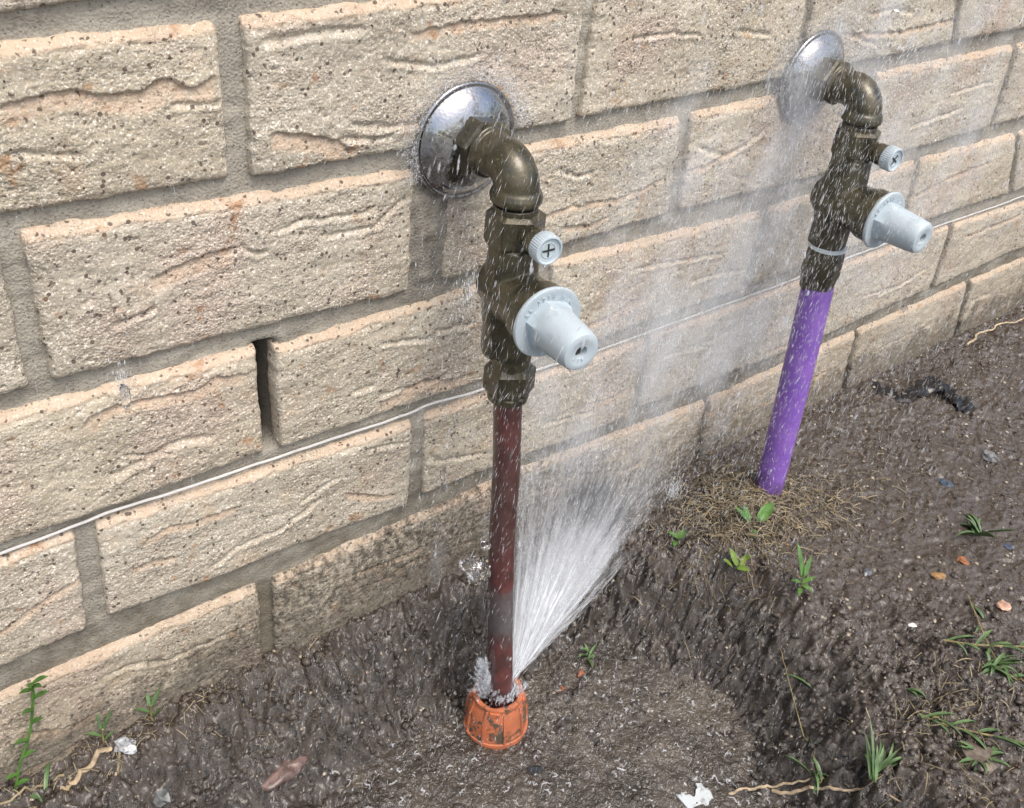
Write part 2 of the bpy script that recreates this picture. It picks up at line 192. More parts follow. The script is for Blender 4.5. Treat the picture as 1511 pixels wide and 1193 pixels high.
# brick: pressed cream clay
def brick_mat():
    m = Mat('pressed_cream_brick'); at = m.sep(m.attr('tone')); z = m.sep(m.pos)[2]; x = m.sep(m.pos)[0]
    oi = m.n('ShaderNodeObjectInfo').outputs['Random']
    c = m.mix(m.ramp(m.noise(14, 3), .35, .65), (.41, .37, .295), (.51, .47, .385))
    c = m.mix(m.math('MULTIPLY', m.ramp(oi, .3, 1), .45), c, (.50, .435, .32))
    c = m.mix(m.math('MULTIPLY', m.ramp(m.noise(30, 3, .6), .55, .72), .45), c, (.44, .315, .20))
    c = m.mix(m.math('MULTIPLY', m.ramp(m.noise(11, 3), .5, .66), .55), c, (.47, .37, .31))
    g = m.noise(620, 3, .7)
    c = m.mix(m.ramp(g, .55, .62), c, (.80, .76, .67))                 # pale grit
    c = m.mix(m.math('MULTIPLY', at[0], m.ramp(m.noise(120, 4, .7), .3, .7, .35, .8)), c, (.585, .44, .32))       # smooth peach skin of folds and arrises
    sp = m.voro(240, 'Distance'); sel = m.ramp(m.noise(170, 1), .53, .60)
    c = m.mix(m.math('MULTIPLY', m.ramp(sp, .36, .26), m.math('MULTIPLY', sel, .9)), c, (.10, .075, .06))
    pit = m.math('MAXIMUM', m.ramp(m.noise(330, 4, .75), .40, .33), m.math('MULTIPLY', m.ramp(m.voro(520), .20, .12), m.ramp(m.noise(90, 2), .45, .6)))
    c = m.mix(m.math('MULTIPLY', pit, .7), c, (.16, .13, .10))
    v2 = m.voro(58, 'Distance'); s2 = m.ramp(v2, .055, .035)
    c = m.mix(m.math('MULTIPLY', s2, .9), c, (.035, .033, .035))
    rust = m.math('MULTIPLY', m.ramp(m.noise(48, 3, .6), .62, .7), .55)
    c = m.mix(rust, c, (.36, .17, .06))
    # mud splashed on the lowest course
    mz = m.math('ADD', z, m.math('MULTIPLY', m.math('SUBTRACT', m.noise(38, 6, .7), .5), -.16))
    mz = m.math('ADD', mz, m.math('MULTIPLY', m.math('SUBTRACT', m.noise(260, 4, .75), .5), .10)); mud = m.ramp(mz, -.336, -.366)
    near = m.math('MULTIPLY', m.ramp(x, -.10, .02), m.ramp(x, .42, .25)); mz2 = m.math('SUBTRACT', mz, m.math('MULTIPLY', near, .050)); mud = m.math('MAXIMUM', m.math('MULTIPLY', mud, .75), m.math('MULTIPLY', m.ramp(mz2, -.336, -.370), m.ramp(m.noise(150, 6, .8), .34, .60)))
    c = m.mix(m.math('MULTIPLY', mud, .86), c, (.042, .036, .027))
    tide = m.math('MULTIPLY', m.math('MULTIPLY', m.ramp(mz, -.24, -.37), .4), m.math('SUBTRACT', 1., mud)); c = m.mix(tide, c, (.29, .23, .15))
    m.set(col=c, rough=.66, spec=.4)
    h = m.math('ADD', m.math('MULTIPLY', m.noise(330, 3, .8), .5), m.math('ADD', m.math('MULTIPLY', m.voro(620), -.9), m.math('MULTIPLY', m.math('MULTIPLY', pit, -1.), .9))); m.bump(h, m.ramp(m.noise(22, 3), .35, .65, .3, .8), .0010); return m.m
def mortar_mat():
    m = Mat('grey_mortar'); z = m.sep(m.pos)[2]
    c = m.mix(m.ramp(m.noise(20, 4), .3, .7), (.33, .31, .265), (.43, .41, .35))
    c = m.mix(m.math('MULTIPLY', m.ramp(m.noise(420, 3, .7), .6, .7), .5), c, (.45, .42, .36))
    c = m.mix(m.math('MULTIPLY', m.ramp(m.noise(520, 3, .8), .44, .34), .8), c, (.10, .09, .075)); c = m.mix(m.math('MULTIPLY', m.ramp(m.noise(60, 4, .7), .45, .7), .5), c, (.19, .18, .155))
    mz = m.math('ADD', z, m.math('MULTIPLY', m.math('SUBTRACT', m.noise(30, 6, .7), .5), -.16))
    c = m.mix(m.math('MULTIPLY', m.ramp(mz, -.24, -.34), .8), c, (.12, .105, .07))
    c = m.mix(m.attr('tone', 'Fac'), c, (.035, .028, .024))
    m.set(col=c, rough=.85); m.bump(m.math('ADD', m.noise(420, 4, .8), m.voro(600)), .6, .0011); return m.m
def soil_mat(name='wet_soil', k=1.):
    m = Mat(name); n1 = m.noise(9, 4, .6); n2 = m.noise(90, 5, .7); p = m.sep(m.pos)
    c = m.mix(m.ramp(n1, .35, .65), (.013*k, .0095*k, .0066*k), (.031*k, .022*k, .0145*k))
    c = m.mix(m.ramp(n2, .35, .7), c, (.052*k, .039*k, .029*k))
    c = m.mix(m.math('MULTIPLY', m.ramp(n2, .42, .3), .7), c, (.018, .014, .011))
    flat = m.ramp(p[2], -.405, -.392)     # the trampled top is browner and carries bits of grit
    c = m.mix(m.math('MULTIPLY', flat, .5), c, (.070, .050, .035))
    sp = m.voro(300, 'Distance'); sel = m.ramp(m.noise(130, 2), .58, .64)
    c = m.mix(m.math('MULTIPLY', m.ramp(sp, .3, .2), sel), c, (.30, .25, .19))
    m.set(col=c, rough=m.ramp(m.noise(45, 5, .7), .38, .62, .10, .5), spec=1., coat=.42, coatr=.06)
    m.bump(m.math('ADD', m.noise(260, 5, .75), m.math('MULTIPLY', m.noise(800, 3, .7), .5)), .9, .0018); return m.m
def puddle_mat():
    m = Mat('muddy_water'); c = m.mix(m.ramp(m.noise(25, 4, .6), .35, .65), (.045, .038, .030), (.105, .090, .072))
    m.set(col=c, rough=.06, spec=1.)
    m.bump(m.noise(230, 3, .6, dist=.8), 1., .0035); return m.m
def brass_mat():
    m = Mat('tarnished_wet_brass'); n = m.noise(60, 5, .65); n2 = m.noise(500, 4, .7)
    c = m.mix(m.ramp(n, .35, .65), (.042, .039, .025), (.092, .080, .046))
    c = m.mix(m.ramp(n2, .55, .7), c, (.16, .15, .09))
    c = m.mix(m.math('MULTIPLY', m.ramp(m.noise(110, 3), .6, .7), .6), c, (.05, .06, .045))
    m.set(col=c, metal=.45, rough=m.ramp(n, .3, .7, .25, .5), coat=.55, coatr=.13)
    m.bump(m.math('ADD', n2, m.math('MULTIPLY', n, .5)), .35, .0007); return m.m
def pipe_mat():
    m = Mat('red_brown_painted_copper'); z = m.sep(m.pos)[2]; n = m.noise(70, 5, .7)
    c = m.mix(m.ramp(n, .35, .65), (.055, .024, .023), (.125, .036, .034))
    zz = m.math('ADD', z, m.math('MULTIPLY', m.noise(40, 4), .06))
    band = m.math('MULTIPLY', m.ramp(zz, -.345, -.325), m.ramp(zz, -.275, -.300))
    c = m.mix(m.math('MULTIPLY', band, m.ramp(n, .3, .6, .3, .75)), c, (.10, .12, .125))
    mid = m.math('MULTIPLY', m.ramp(zz, -.27, -.22), m.ramp(zz, -.12, -.19)); c = m.mix(m.math('MULTIPLY', mid, m.ramp(n, .4, .6, .2, .7)), c, (.06, .045, .042))
    c = m.mix(m.ramp(m.noise(300, 4, .7), .6, .72), c, (.13, .10, .07))
    m.set(col=c, rough=.34, coat=.5, coatr=.1); m.bump(n, .3, .0008); return m.m
def chrome_mat():
    m = Mat('spotted_chrome'); n = m.noise(160, 5, .7)
    c = m.mix(m.ramp(n, .5, .68), (.44, .45, .47), (.20, .19, .18))
    m.set(col=c, metal=1., rough=m.ramp(n, .4, .65, .08, .34)); m.bump(m.voro(420), .18, .0006); return m.m
def plastic_mat(name, col, dirt=(.15, .12, .08), amt=.25, **k):
    m = Mat(name); n = m.noise(90, 5, .65); c = m.mix(m.math('MULTIPLY', m.ramp(n, .52, .72), amt), col, dirt)
    c = m.mix(m.math('MULTIPLY', m.ramp(m.noise(30, 3), .35, .65), .18), c, tuple(q*.7 for q in col))
    m.set(col=c, rough=.42, **k); m.bump(m.noise(700, 3), .12, .0004); return m.m
def orange_mat():
    m = Mat('muddy_orange_plastic'); n = m.noise(85, 6, .72); at = m.attr('tone', 'Fac')
    c = m.mix(m.ramp(m.noise(60, 3), .35, .65), (.54, .165, .07), (.42, .14, .07))
    c = m.mix(m.ramp(m.math('ADD', n, m.math('MULTIPLY', at, .07)), .53, .60), c, (.095, .072, .050))
    m.set(col=c, rough=.4, coat=.3, coatr=.15); m.bump(n, .5, .0012); return m.m
def water_mat(name, a, col=(.84, .88, .92), rough=.3, soft=1.):
    """droplets drawn out by their own speed: opacity follows how much water lies there (thick middle, thin ends and rims)"""
    m = Mat(name); m.set(col=col, rough=rough, spec=.6)
    lw = m.n('ShaderNodeLayerWeight'); lw.inputs['Blend'].default_value = .5
    rim = m.ramp(lw.outputs['Facing'], 1., 1.-soft, 0., 1.) if soft > 0 else 1.
    f = m.math('MULTIPLY', m.math('MULTIPLY', m.attr('thick', 'Fac'), a), rim)
    tr = m.n('ShaderNodeBsdfTransparent'); mx = m.n('ShaderNodeMixShader'); m.l(f, mx.inputs[0])
    m.l(tr.outputs[0], mx.inputs[1]); m.l(m.b.outputs[0], mx.inputs[2]); m.l(mx.outputs[0], m.out.inputs[0]); return m.m
def glass_mat():
    m = Mat('clear_water'); m.set(col=(1, 1, 1), rough=.02, trans=1., ior=1.33); return m.m
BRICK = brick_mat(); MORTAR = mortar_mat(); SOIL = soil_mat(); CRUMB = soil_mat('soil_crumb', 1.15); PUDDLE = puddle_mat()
BRASS = brass_mat(); PIPE = pipe_mat(); CHROME = chrome_mat()
GREY = plastic_mat('pale_grey_blue_plastic', (.46, .545, .60), amt=.22, sss=.0)
def purple_mat():
    m = Mat('purple_sleeve'); n = m.noise(70, 5, .7); z = m.sep(m.pos)[2]
    c = m.mix(m.ramp(m.noise(25, 3), .35, .65), (.21, .10, .47), (.27, .135, .53))
    c = m.mix(m.math('MULTIPLY', m.ramp(m.noise(300, 4, .7), .58, .66), .5), c, (.36, .27, .55))
    d = m.ramp(m.math('ADD', z, m.math('MULTIPLY', n, -.10)), -.405, -.445); s2 = m.math('MULTIPLY', m.ramp(m.noise(420, 2, .6), .62, .66), m.ramp(z, -.24, -.38))
    c = m.mix(m.math('MULTIPLY', m.math('MAXIMUM', d, s2), .8), c, (.06, .045, .035))
    m.set(col=c, rough=.4, coat=.3, coatr=.15); m.bump(n, .15, .0005); return m.m
PURPLE = purple_mat()
STRIPM = plastic_mat('white_strip', (.60, .61, .60), amt=.25)
RINGM = plastic_mat('white_tape', (.62, .70, .74), amt=.1)
ORANGE = orange_mat(); DARKM = simple('dark_recess', (.03, .03, .03), .6).m
JETM = water_mat('foaming_water', .75, soft=.9); SPRAYM = water_mat('spray_water', .8, soft=0)
PUFFM = water_mat('water_veil', 1., col=(.76, .81, .87), soft=1.); GLASS = glass_mat()
STRAW = simple('wet_straw', (.27, .225, .14), .55, .45, 60).m
LEAF = simple('green_leaf', (.075, .17, .035), .4, .35, 90, spec=.5).m
GRASS = simple('grass_blade', (.09, .16, .06), .4, .4, 90, spec=.5).m
STEMM = simple('stem', (.24, .20, .09), .5, .35, 120).m
ROOT = simple('pale_root', (.45, .36, .24), .55, .3, 150).m
BLACKP = simple('black_plastic', (.012, .012, .014), .25, .3, 100).m
WHITEP = plastic_mat('white_plastic', (.50, .55, .57), dirt=(.09, .07, .05), amt=.95)
# ------------------------------------------------------------------ ground (mm)
RIM = [(250,30),(300,-18),(335,-40),(356,-62),(364,-96),(395,-139),(405,-195),(392,-257),(367,-304),(352,-346),(346,-385),(330,-560),(-600,-560),(-600,30)]
def _h(ix, iy, s):
    n = (ix.astype(np.int64)*374761393 + iy.astype(np.int64)*668265263 + s*974634533) & 0xFFFFFFFF
    n = ((n ^ (n >> 13))*1274126177) & 0xFFFFFFFF
    n = ((n ^ (n >> 16))*2246822519) & 0xFFFFFFFF
    return ((n ^ (n >> 15)) & 0xFFFFFF)/float(0xFFFFFF)
def perlin(x, y, s=0):
    x = np.asarray(x, float); y = np.asarray(y, float)
    ix = np.floor(x); iy = np.floor(y); fx = x-ix; fy = y-iy
    ix = ix.astype(np.int64); iy = iy.astype(np.int64)
    u = fx*fx*fx*(fx*(fx*6-15)+10); v = fy*fy*fy*(fy*(fy*6-15)+10)
    def g(dx, dy):
        a = _h(ix+dx, iy+dy, s)*2*np.pi
        return np.cos(a)*(fx-dx)+np.sin(a)*(fy-dy)
    a = g(0,0)*(1-u)+g(1,0)*u; b = g(0,1)*(1-u)+g(1,1)*u
    return (a*(1-v)+b*v)*1.5
def fbm(x, y, s=0, o=4, g=.5):
    r = 0; a = 1.
    for i in range(o): r = r+a*perlin(x*2**i, y*2**i, s+i*17); a *= g
    return r
def billow(x, y, s=0, o=3, g=.5):
    r = 0; a = 1.
    for i in range(o): r = r+a*np.abs(perlin(x*2**i, y*2**i, s+i*17)); a *= g
    return r
def sstep(a, b, x):
    t = np.clip((x-a)/(b-a), 0, 1); return t*t*(3-2*t)
def rim_dist(x, y):
    d = np.full(np.shape(x), 1e9); ins = np.zeros(np.shape(x), bool); n = len(RIM)
    for i in range(n):
        ax, ay = RIM[i]; bx, by = RIM[(i+1) % n]
        ex, ey = bx-ax, by-ay
        t = np.clip(((x-ax)*ex+(y-ay)*ey)/(ex*ex+ey*ey), 0, 1)
        d = np.minimum(d, np.hypot(x-ax-t*ex, y-ay-t*ey))
        c = ((ay > y) != (by > y))
        with np.errstate(divide='ignore', invalid='ignore'):
            xi = (bx-ax)*(y-ay)/((by-ay) if by != ay else 1e-9)+ax
        ins ^= c & (x < xi)
    return np.where(ins, d, -d)
def ground_z(x, y, fine=True):
    x = np.asarray(x, float); y = np.asarray(y, float)
    wob = 14*perlin(x/60, y/60, 5)+6*perlin(x/22, y/22, 6)
    d = rim_dist(x, y)+wob
    inn = sstep(0, 85, d)
    wall = sstep(5, 85, -y+wob*.6)           # slope away from the wall on the trench side
    depth = 78*np.minimum(inn, wall)
    depth *= .62+.38*sstep(-160, 60, x)
    z = -391-depth
    z += 4*perlin(x/130, y/130, 1)+2.2*perlin(x/45, y/45, 2)
    z += 12*np.exp(-(((x-440)/70)**2+((y+95)/45)**2))            # mound of straw at the far pipe
    z += 16*np.exp(-(((x-470)/55)**2+((y+330)/55)**2))           # clods at the lower right
    z += 10*np.exp(-(((x-395)/28)**2+((y+190)/40)**2))
    edge = np.exp(-((d-25)/45)**2)*sstep(-20, -60, y)
    floor = sstep(60, 100, np.minimum(d, -y+20))
    rough = .40+.8*edge+.75*sstep(5, 40, d)*(1-.35*floor)
    clod = np.exp(-(((x-450)/80)**2+((y+330)/70)**2))
    rough += 1.2*clod
    far = sstep(900, 2500, np.hypot(x-300, y+200))
    wx = x+9*perlin(x/19, y/19, 31)+3*perlin(x/6, y/6, 33); wy = y+9*perlin(x/19, y/19, 32)+3*perlin(x/6, y/6, 34)
    z += (1-far)*8*perlin(wx/48, wy/48, 52)*np.maximum(edge, .7*clod)
    z += rough*(1-far)*(9*(.5-billow(wx/38, wy/38, 9, 3, .5))+4.2*fbm(wx/12, wy/12, 15, 4, .62)+3.0*(billow(wx/9, wy/9, 19, 2)-.4)*sstep(-.2, .3, perlin(x/40, y/40, 36)))
    bank = np.exp(-((d+8)/20)**2)*sstep(310, 360, x)
    z += bank*(5+7*perlin(x/28, y/28, 37))*sstep(-30, -90, y)
    z += (1-far)*(.5+rough)*1.1*perlin(x/4.2, y/4.2, 12)
    # around the orange cap the floor is level
    return z
def graded(a, b, step, lo, hi, n, p=2.6):
    mid = np.arange(a, b, step)
    t = (np.arange(1, n+1)/n)**p
    return np.concatenate([(a-t*(a-lo))[::-1], mid, b+t*(hi-b)])
gx = graded(-240, 1180, 1.65, -60000, 60000, 70)
gy = np.concatenate([(-440-((np.arange(1, 71)/70)**2.6)*59560)[::-1], np.arange(-440, 24, 1.55)])
X, Y = np.meshgrid(gx, gy, indexing='ij')
Z = ground_z(X, Y)
V = np.stack([X.ravel(), Y.ravel(), Z.ravel()], 1)*S
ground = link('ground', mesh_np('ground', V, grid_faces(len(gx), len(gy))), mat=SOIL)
ground['kind'] = 'structure'; ground['label'] = 'dark wet churned soil with a muddy trench at the foot of the wall'
def gz(x, y): return float(ground_z(np.array([x]), np.array([y]))[0])
# muddy water lying in the trench
px = np.arange(-40, 345, 1.3); py = np.arange(-330, -32, 1.3)
X, Y = np.meshgrid(px, py, indexing='ij')
rip = 2.2*perlin(X/26, Y/26, 44)+1.1*perlin(X/9, Y/9, 41)+.6*billow(X/5, Y/5, 43, 2)+.35*np.sin(np.hypot(X-190, Y+150)/1.9)*np.exp(-((X-190)**2+(Y+150)**2)/900)
for k in range(150):                                             # rings where drops strike the water
    cx, cy, rr = rng.uniform(20, 300), rng.uniform(-280, -60), rng.uniform(1.5, 5)
    d = np.hypot(X-cx, Y-cy); rip += 1.5*np.exp(-((d-rr)/.9)**2)*(.6+.4*np.cos(3*np.arctan2(Y-cy, X-cx)+k))
Z = -466.0+rip
V = np.stack([X.ravel(), Y.ravel(), Z.ravel()], 1)*S
pud = link('puddle', mesh_np('puddle', V, grid_faces(len(px), len(py))), mat=PUDDLE)
pud['kind'] = 'structure'; pud['label'] = 'thin brown muddy water pooled on the trench floor'
# ------------------------------------------------------------------ brick wall
wall = empty('brick_wall', 'cream pressed brick wall with grey recessed mortar behind the two valves', 'wall', (300, 0, -391))
wl = np.array(wall.location)
def seg_dist(x, z, pts):
    """distance to a polyline, signed vertical offset (positive above), parameter 0..1"""
    best = np.full(x.shape, 1e9); off = np.zeros(x.shape); par = np.zeros(x.shape); n = len(pts)-1
    for i in range(n):
        ax, az = pts[i]; bx, bz = pts[i+1]; ex, ez = bx-ax, bz-az; L = ex*ex+ez*ez+1e-9
        t = np.clip(((x-ax)*ex+(z-az)*ez)/L, 0, 1); dx = x-ax-t*ex; dz = z-az-t*ez; d = np.hypot(dx, dz)
        m = d < best; best = np.where(m, d, best); off = np.where(m, dz, off); par = np.where(m, (i+t)/n, par)
    return best, off, par
def make_brick(idx, q, step, extra):
    (tlx, tlz, trx, trz, brx, brz, blx, blz) = q
    L = .5*(trx-tlx+brx-blx); Hh = .5*(tlz-blz+trz-brz)
    nu = max(12, int(L/step)); nv = max(8, int(Hh/step)); u, v = np.meshgrid(np.linspace(0, 1, nu), np.linspace(0, 1, nv), indexing='ij')
    x = (1-v)*((1-u)*blx+u*brx)+v*((1-u)*tlx+u*trx); z = (1-v)*((1-u)*blz+u*brz)+v*((1-u)*tlz+u*trz)
    s = 100+idx*7
    # uneven outline
    eu = np.minimum(u, 1-u)*L; ev = np.minimum(v, 1-v)*Hh
    wz = 1.1*fbm(x/14, z*0+idx*3.7, s, 3); wx = .9*fbm(z/12, z*0+idx*5.1, s+3, 3)
    z = z+wz*np.exp(-ev/5)*np.where(v > .5, 1, -1); x = x+wx*np.exp(-eu/5)
    h = 1.5*perlin(x/70, z/40, s+1)+.7*fbm(x/16, z/11, s+2, 3)+.13*fbm(x/3.0, z/2.4, s+5, 2, .8)
    pit = perlin(x/3.1, z/2.5, s+9); h -= 3.2*np.clip(-pit-.36, 0, 1)
    tone = np.zeros(x.shape); ang = 0
    # rolled top arris with a smooth skin
    bw = 5.6+2.0*perlin(x/25, z*0+idx, s+11); dt = (1-v)*Hh
    k = sstep(bw*1.15, bw*.2, dt); h -= 2.6*k*k; tone = np.maximum(tone, sstep(bw*1.2, bw*.8, dt)*.95)
    h -= 1.3*np.exp(-((dt-bw*1.05)/1.2)**2)*sstep(-.3, .3, perlin(x/18, z*0, s+12))
    h -= 1.7*np.exp(-ev/1.2)+1.9*np.exp(-eu/1.3)+.5*np.exp(-np.minimum(ev, eu)/5)
    x0, x1, z0, z1 = x.min(), x.max(), z.min(), z.max()
    for kd, wdt, pts in CREASES+extra:
        cx = [p[0] for p in pts]; cz = [p[1] for p in pts]
        mx, mz = sum(cx)/len(cx), sum(cz)/len(cz)
        if not (x0 < mx < x1 and z0 < mz < z1): continue
        pj = [(a, b) for a, b in pts]
        wobx = x+1.2*perlin(x/9, z/9, s+20); wobz = z+1.3*perlin(x/8, z/8, s+21)
        d, off, par = seg_dist(wobx, wobz, pj)
        endf = sstep(0, .12, par)*sstep(1, .88, par)*sstep(wdt*1.6, wdt*1.2, d)
        if kd == 's':                       # a lip that overhangs a smooth dished band
            below = -off
            prof = np.where(below < 0, .7*np.exp(below/3.5), -2.4*sstep(-.2, .9, below)*np.clip(1-below/wdt, 0, 1)**1.3)
            h += prof*endf; tone = np.maximum(tone, endf*sstep(-.3, .6, below)*sstep(wdt, wdt*.7, below))
        else:                               # a soft groove with a raised lower edge
            h += endf*(-2.0*np.exp(-((off-.4)/(wdt*.30))**2)+.6*np.exp(-((off+wdt*.55)/(wdt*.32))**2))
    y = -h
    V = np.stack([x, y, z], -1).reshape(-1, 3)
    F = grid_faces(nu, nv, flip=False)
    # sides going back into the mortar
    ring = [i*nv for i in range(nu)]+[(nu-1)*nv+j for j in range(1, nv)]+[i*nv+nv-1 for i in range(nu-2, -1, -1)]+[j for j in range(nv-2, 0, -1)]
    ring = np.array(ring); B = V[ring].copy(); B[:, 1] = 14; n0 = len(V); m = len(ring)
    SF = np.stack([ring, n0+np.arange(m), n0+(np.arange(m)+1) % m, np.roll(ring, -1)], 1)
    V = np.concatenate([V, B]); F = np.concatenate([F, SF])
    c = V.mean(0); c[1] = 0
    me = mesh_np('brick', (V-c)*S, F)
    a = np.zeros((len(V), 4)); a[:nu*nv, 0] = tone.ravel(); a[:, 3] = 1; set_attr(me, 'tone', a)
    return link('brick', me, wall, Vector(c*S)-wall.location, BRICK)
def rand_creases(q, r):
    out = []; (tlx, tlz, trx, trz, brx, brz, blx, blz) = q
    for k in range(r.integers(0, 2)):
        x = tlx+(trx-tlx)*r.uniform(.05, .6); z = blz+(tlz-blz)*r.uniform(.2, .75); pts = []
        for i in range(5): pts.append((x, z)); x += r.uniform(10, 24); z += r.uniform(-5, 6)
        out.append(('s' if r.random() < .5 else 'g', r.uniform(4, 8), [p for p in pts if p[0] < trx-4]))
    return [o for o in out if len(o[2]) > 2]
r2 = np.random.default_rng(3)
for i, b in enumerate(BRICKS):
    q = b[1:]; cx = .5*(q[0]+q[2]); inview = -260 < cx < 1250 or (cx > -300 and b[0][0] in 'DEC' and cx < 1300)
    near = q[2] > -230 and q[0] < 1200
    if not near:
        if cx < -560 or cx > 1560: continue
        make_brick(i, q, 9, []); continue
    step = 1.05 if cx < 420 else (1.35 if cx < 800 else 1.9)
    make_brick(i, q, step, rand_creases(q, r2))
# mortar: one continuous sheet set back behind the brick faces
mx = np.concatenate([np.linspace(-720, -240, 30)[:-1], np.arange(-240, 1250, 3.0), np.linspace(1250, 1720, 30)])
mz = np.concatenate([np.linspace(-560, -440, 8)[:-1], np.arange(-440, 215, 2.6), np.linspace(215, 1700, 12)])
X, Z = np.meshgrid(mx, mz, indexing='ij')
Y = 6.0-1.3*fbm(X/30, Z/12, 77, 3)-.5*fbm(X/6, Z/6, 78, 2)
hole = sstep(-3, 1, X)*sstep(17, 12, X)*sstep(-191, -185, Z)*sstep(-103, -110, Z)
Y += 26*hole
smear = np.exp(-((X-124)/20)**4-((Z+48)/52)**4); Y -= 5.0*smear
Y -= 3.2*np.exp(-((X-123)/9)**2)*sstep(-290, -280, Z)*sstep(-200, -215, Z)
V = np.stack([X.ravel(), Y.ravel(), Z.ravel()], 1)*S-wl
me = mesh_np('mortar', V, grid_faces(len(mx), len(mz)))
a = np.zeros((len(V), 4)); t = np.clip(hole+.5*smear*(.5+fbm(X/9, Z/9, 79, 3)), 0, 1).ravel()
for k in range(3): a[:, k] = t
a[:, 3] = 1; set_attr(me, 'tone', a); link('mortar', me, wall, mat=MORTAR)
# white damp-course edge lying in the bed joint
pts = curve([(x, 2.4+.8*math.sin(x/37), z) for x, z in STRIP], 400)
pts[:, 1] += .5*perlin(pts[:, 0]/20, pts[:, 0]*0, 3); pts[:, 2] += .35*perlin(pts[:, 0]/14, pts[:, 0]*0, 4)
V, F = tube_vf(pts, 1.0, 8)
shell('damp_course_edge', [(V, F)], (300, 0, -391), STRIPM, wall)
# ------------------------------------------------------------------ the two valves
def glyphs(name, text, place, size, depth, mat, parent):
    """raised lettering as real mesh; place(i, n) -> (origin, right, up, normal) in mm"""
    VV = []; FF = []; o = 0; n = len(text)
    for i, ch in enumerate(text):
        if ch == ' ': continue
        cu = bpy.data.curves.new('g', 'FONT'); cu.body = ch; cu.size = size; cu.extrude = depth; cu.align_x = 'CENTER'; cu.resolution_u = 3
        ob = bpy.data.objects.new('g', cu); COL.objects.link(ob)
        me = bpy.data.meshes.new_from_object(ob.evaluated_get(bpy.context.evaluated_depsgraph_get()))
        org, rt, up, nm = [np.array(q, float) for q in place(i, n)]
        for v in me.vertices: VV.append(org+rt*v.co.x+up*v.co.y+nm*v.co.z)
        for p in me.polygons: FF.append(tuple(k+o for k in p.vertices))
        o += len(me.vertices); bpy.data.objects.remove(ob); bpy.data.curves.remove(cu); bpy.data.meshes.remove(me)
    me = bpy.data.meshes.new(name); me.from_pydata([tuple(v*S) for v in VV], [], FF); return link(name, me, parent, (0, 0, 0), mat)
def yoke(x, yaw, zoff, far):
    base = (x, 0, 5.6)
    if far: root = empty('isolation_valve', 'dark brass stop valve on the purple pipe, farther back and veiled in spray', 'valve', base, 'wall mounted stop valves')
    else: root = empty('isolation_valve', 'olive brass stop valve on the red brown pipe above the burst, nearest the camera', 'valve', base, 'wall mounted stop valves')
    u = np.array([yaw, -1, 0.]); u /= np.linalg.norm(u); ny = -1
    # chrome rose
    prof = [(0, 37.0), (-1.0, 37.9), (-2.4, 37.9), (-3.4, 37.0), (-3.4, 35.9), (-2.9, 35.0), (-3.3, 34.2), (-6.2, 32.0), (-10, 27), (-12.6, 21), (-14.0, 16), (-14.4, 12.5), (-13.5, 10)]
    V, F = lathe_vf([(-t, r) for t, r in prof], (x, -1, 5.6), (0, -1, 0), 96)
    shell('wall_flange', [(V, F)], base, CHROME, root, 60)
    # nut and ring against the rose
    V, F = lathe_vf([(0, 14), (0, 17.6), (1.5, 19.2), (12, 19.2), (14, 17.6), (14, 12)], (x, -13, 8.6), (0, -1, 0), 96, hexf(16.4, 19.2, 6, .2))
    shell('flange_nut', [(V, F)], base, BRASS, root, 30)
    # elbow: horizontal leg, bend, vertical leg
    zc = 8.6; yv = -57.; R = 14.5
    pts = [(x, yy, zc) for yy in np.linspace(-26, yv+R, 6)]
    pts += [(x, yv+R-R*math.sin(a), zc-R+R*math.cos(a)) for a in np.linspace(0, math.pi/2, 16)[1:]]
    pts += [(x, yv, zz) for zz in (zc-R-2, zc-R-4)]
    n = len(pts); rad = [14.2, 14.4, 14.0, 13.6, 13.4, 13.8]+[14.0]*15+[13.8, 13.8]
    V, F = tube_vf(pts, rad[:n], 48)
    z0 = zc-R
    V2, F2 = lathe_vf([(3, 10), (3, 13.5), (1, 15.2), (-2, 16.4), (-5, 16.4), (-6.5, 15.0), (-7, 12)], (x, yv, z0), (0, 0, 1), 64)
    V3, F3 = lathe_vf([(0, 12.5), (0, 16.6), (2.5, 16.8), (3.4, 15.6), (3.4, 12)], (x, -27.5, zc), (0, -1, 0), 64)
    shell('elbow', [(V, F), (V2, F2), (V3, F3)], base, BRASS, root, remesh=.7)
    # valve body: hexagon head, barrel, cross bonnet, spring housing, lower neck
    yb = -60.
    P = []
    V, F = lathe_vf([(-17.4, 10), (-17.4, 15.2), (-19.6, 18.8), (-37, 18.8), (-41, 16.6), (-41, 10)], (x, -58.5, 0), (0, 0, 1), 96, hexf(16.4, 18.8, 6, .56))
    shell('inlet_nut', [(V, F)], base, BRASS, root, 22)
    P.append(lathe_vf([(-38, 10), (-38, 15.4), (-50, 15.5), (-52, 10)], (x, -59, 0), (0, 0, 1), 64))
    P.append(lathe_vf([(-14, 10), (-14, 14), (-19, 14), (-19, 10)], (x, -57.5, 0), (0, 0, 1), 64))
    P.append(lathe_vf([(-40, 8), (-40, 15.5), (-55, 17), (-75, 18), (-92, 17), (-98, 15.8), (-116, 15.8), (-119, 14.5), (-119.5, 8)], (x, yb, zoff*.3), (0, 0, 1), 96, lambda th, i: 1+.02*np.cos(6*th)))
    zk = -71.5+zoff
    c0 = np.array([x, yb, zk])
    P.append(lathe_vf([(-21, 2), (-21, 10), (-19.5, 14), (-14, 17), (0, 19), (16, 18.5), (24, 19), (31, 21.5), (41, 22), (42, 20), (42, 6)], c0, u, 96))
    ct = np.array([x, yb, -27+zoff*.5])
    P.append(lathe_vf([(0, 3), (0, 8), (20, 7.6), (21, 8.4), (30, 8.4), (30.5, 3)], ct, u, 48))
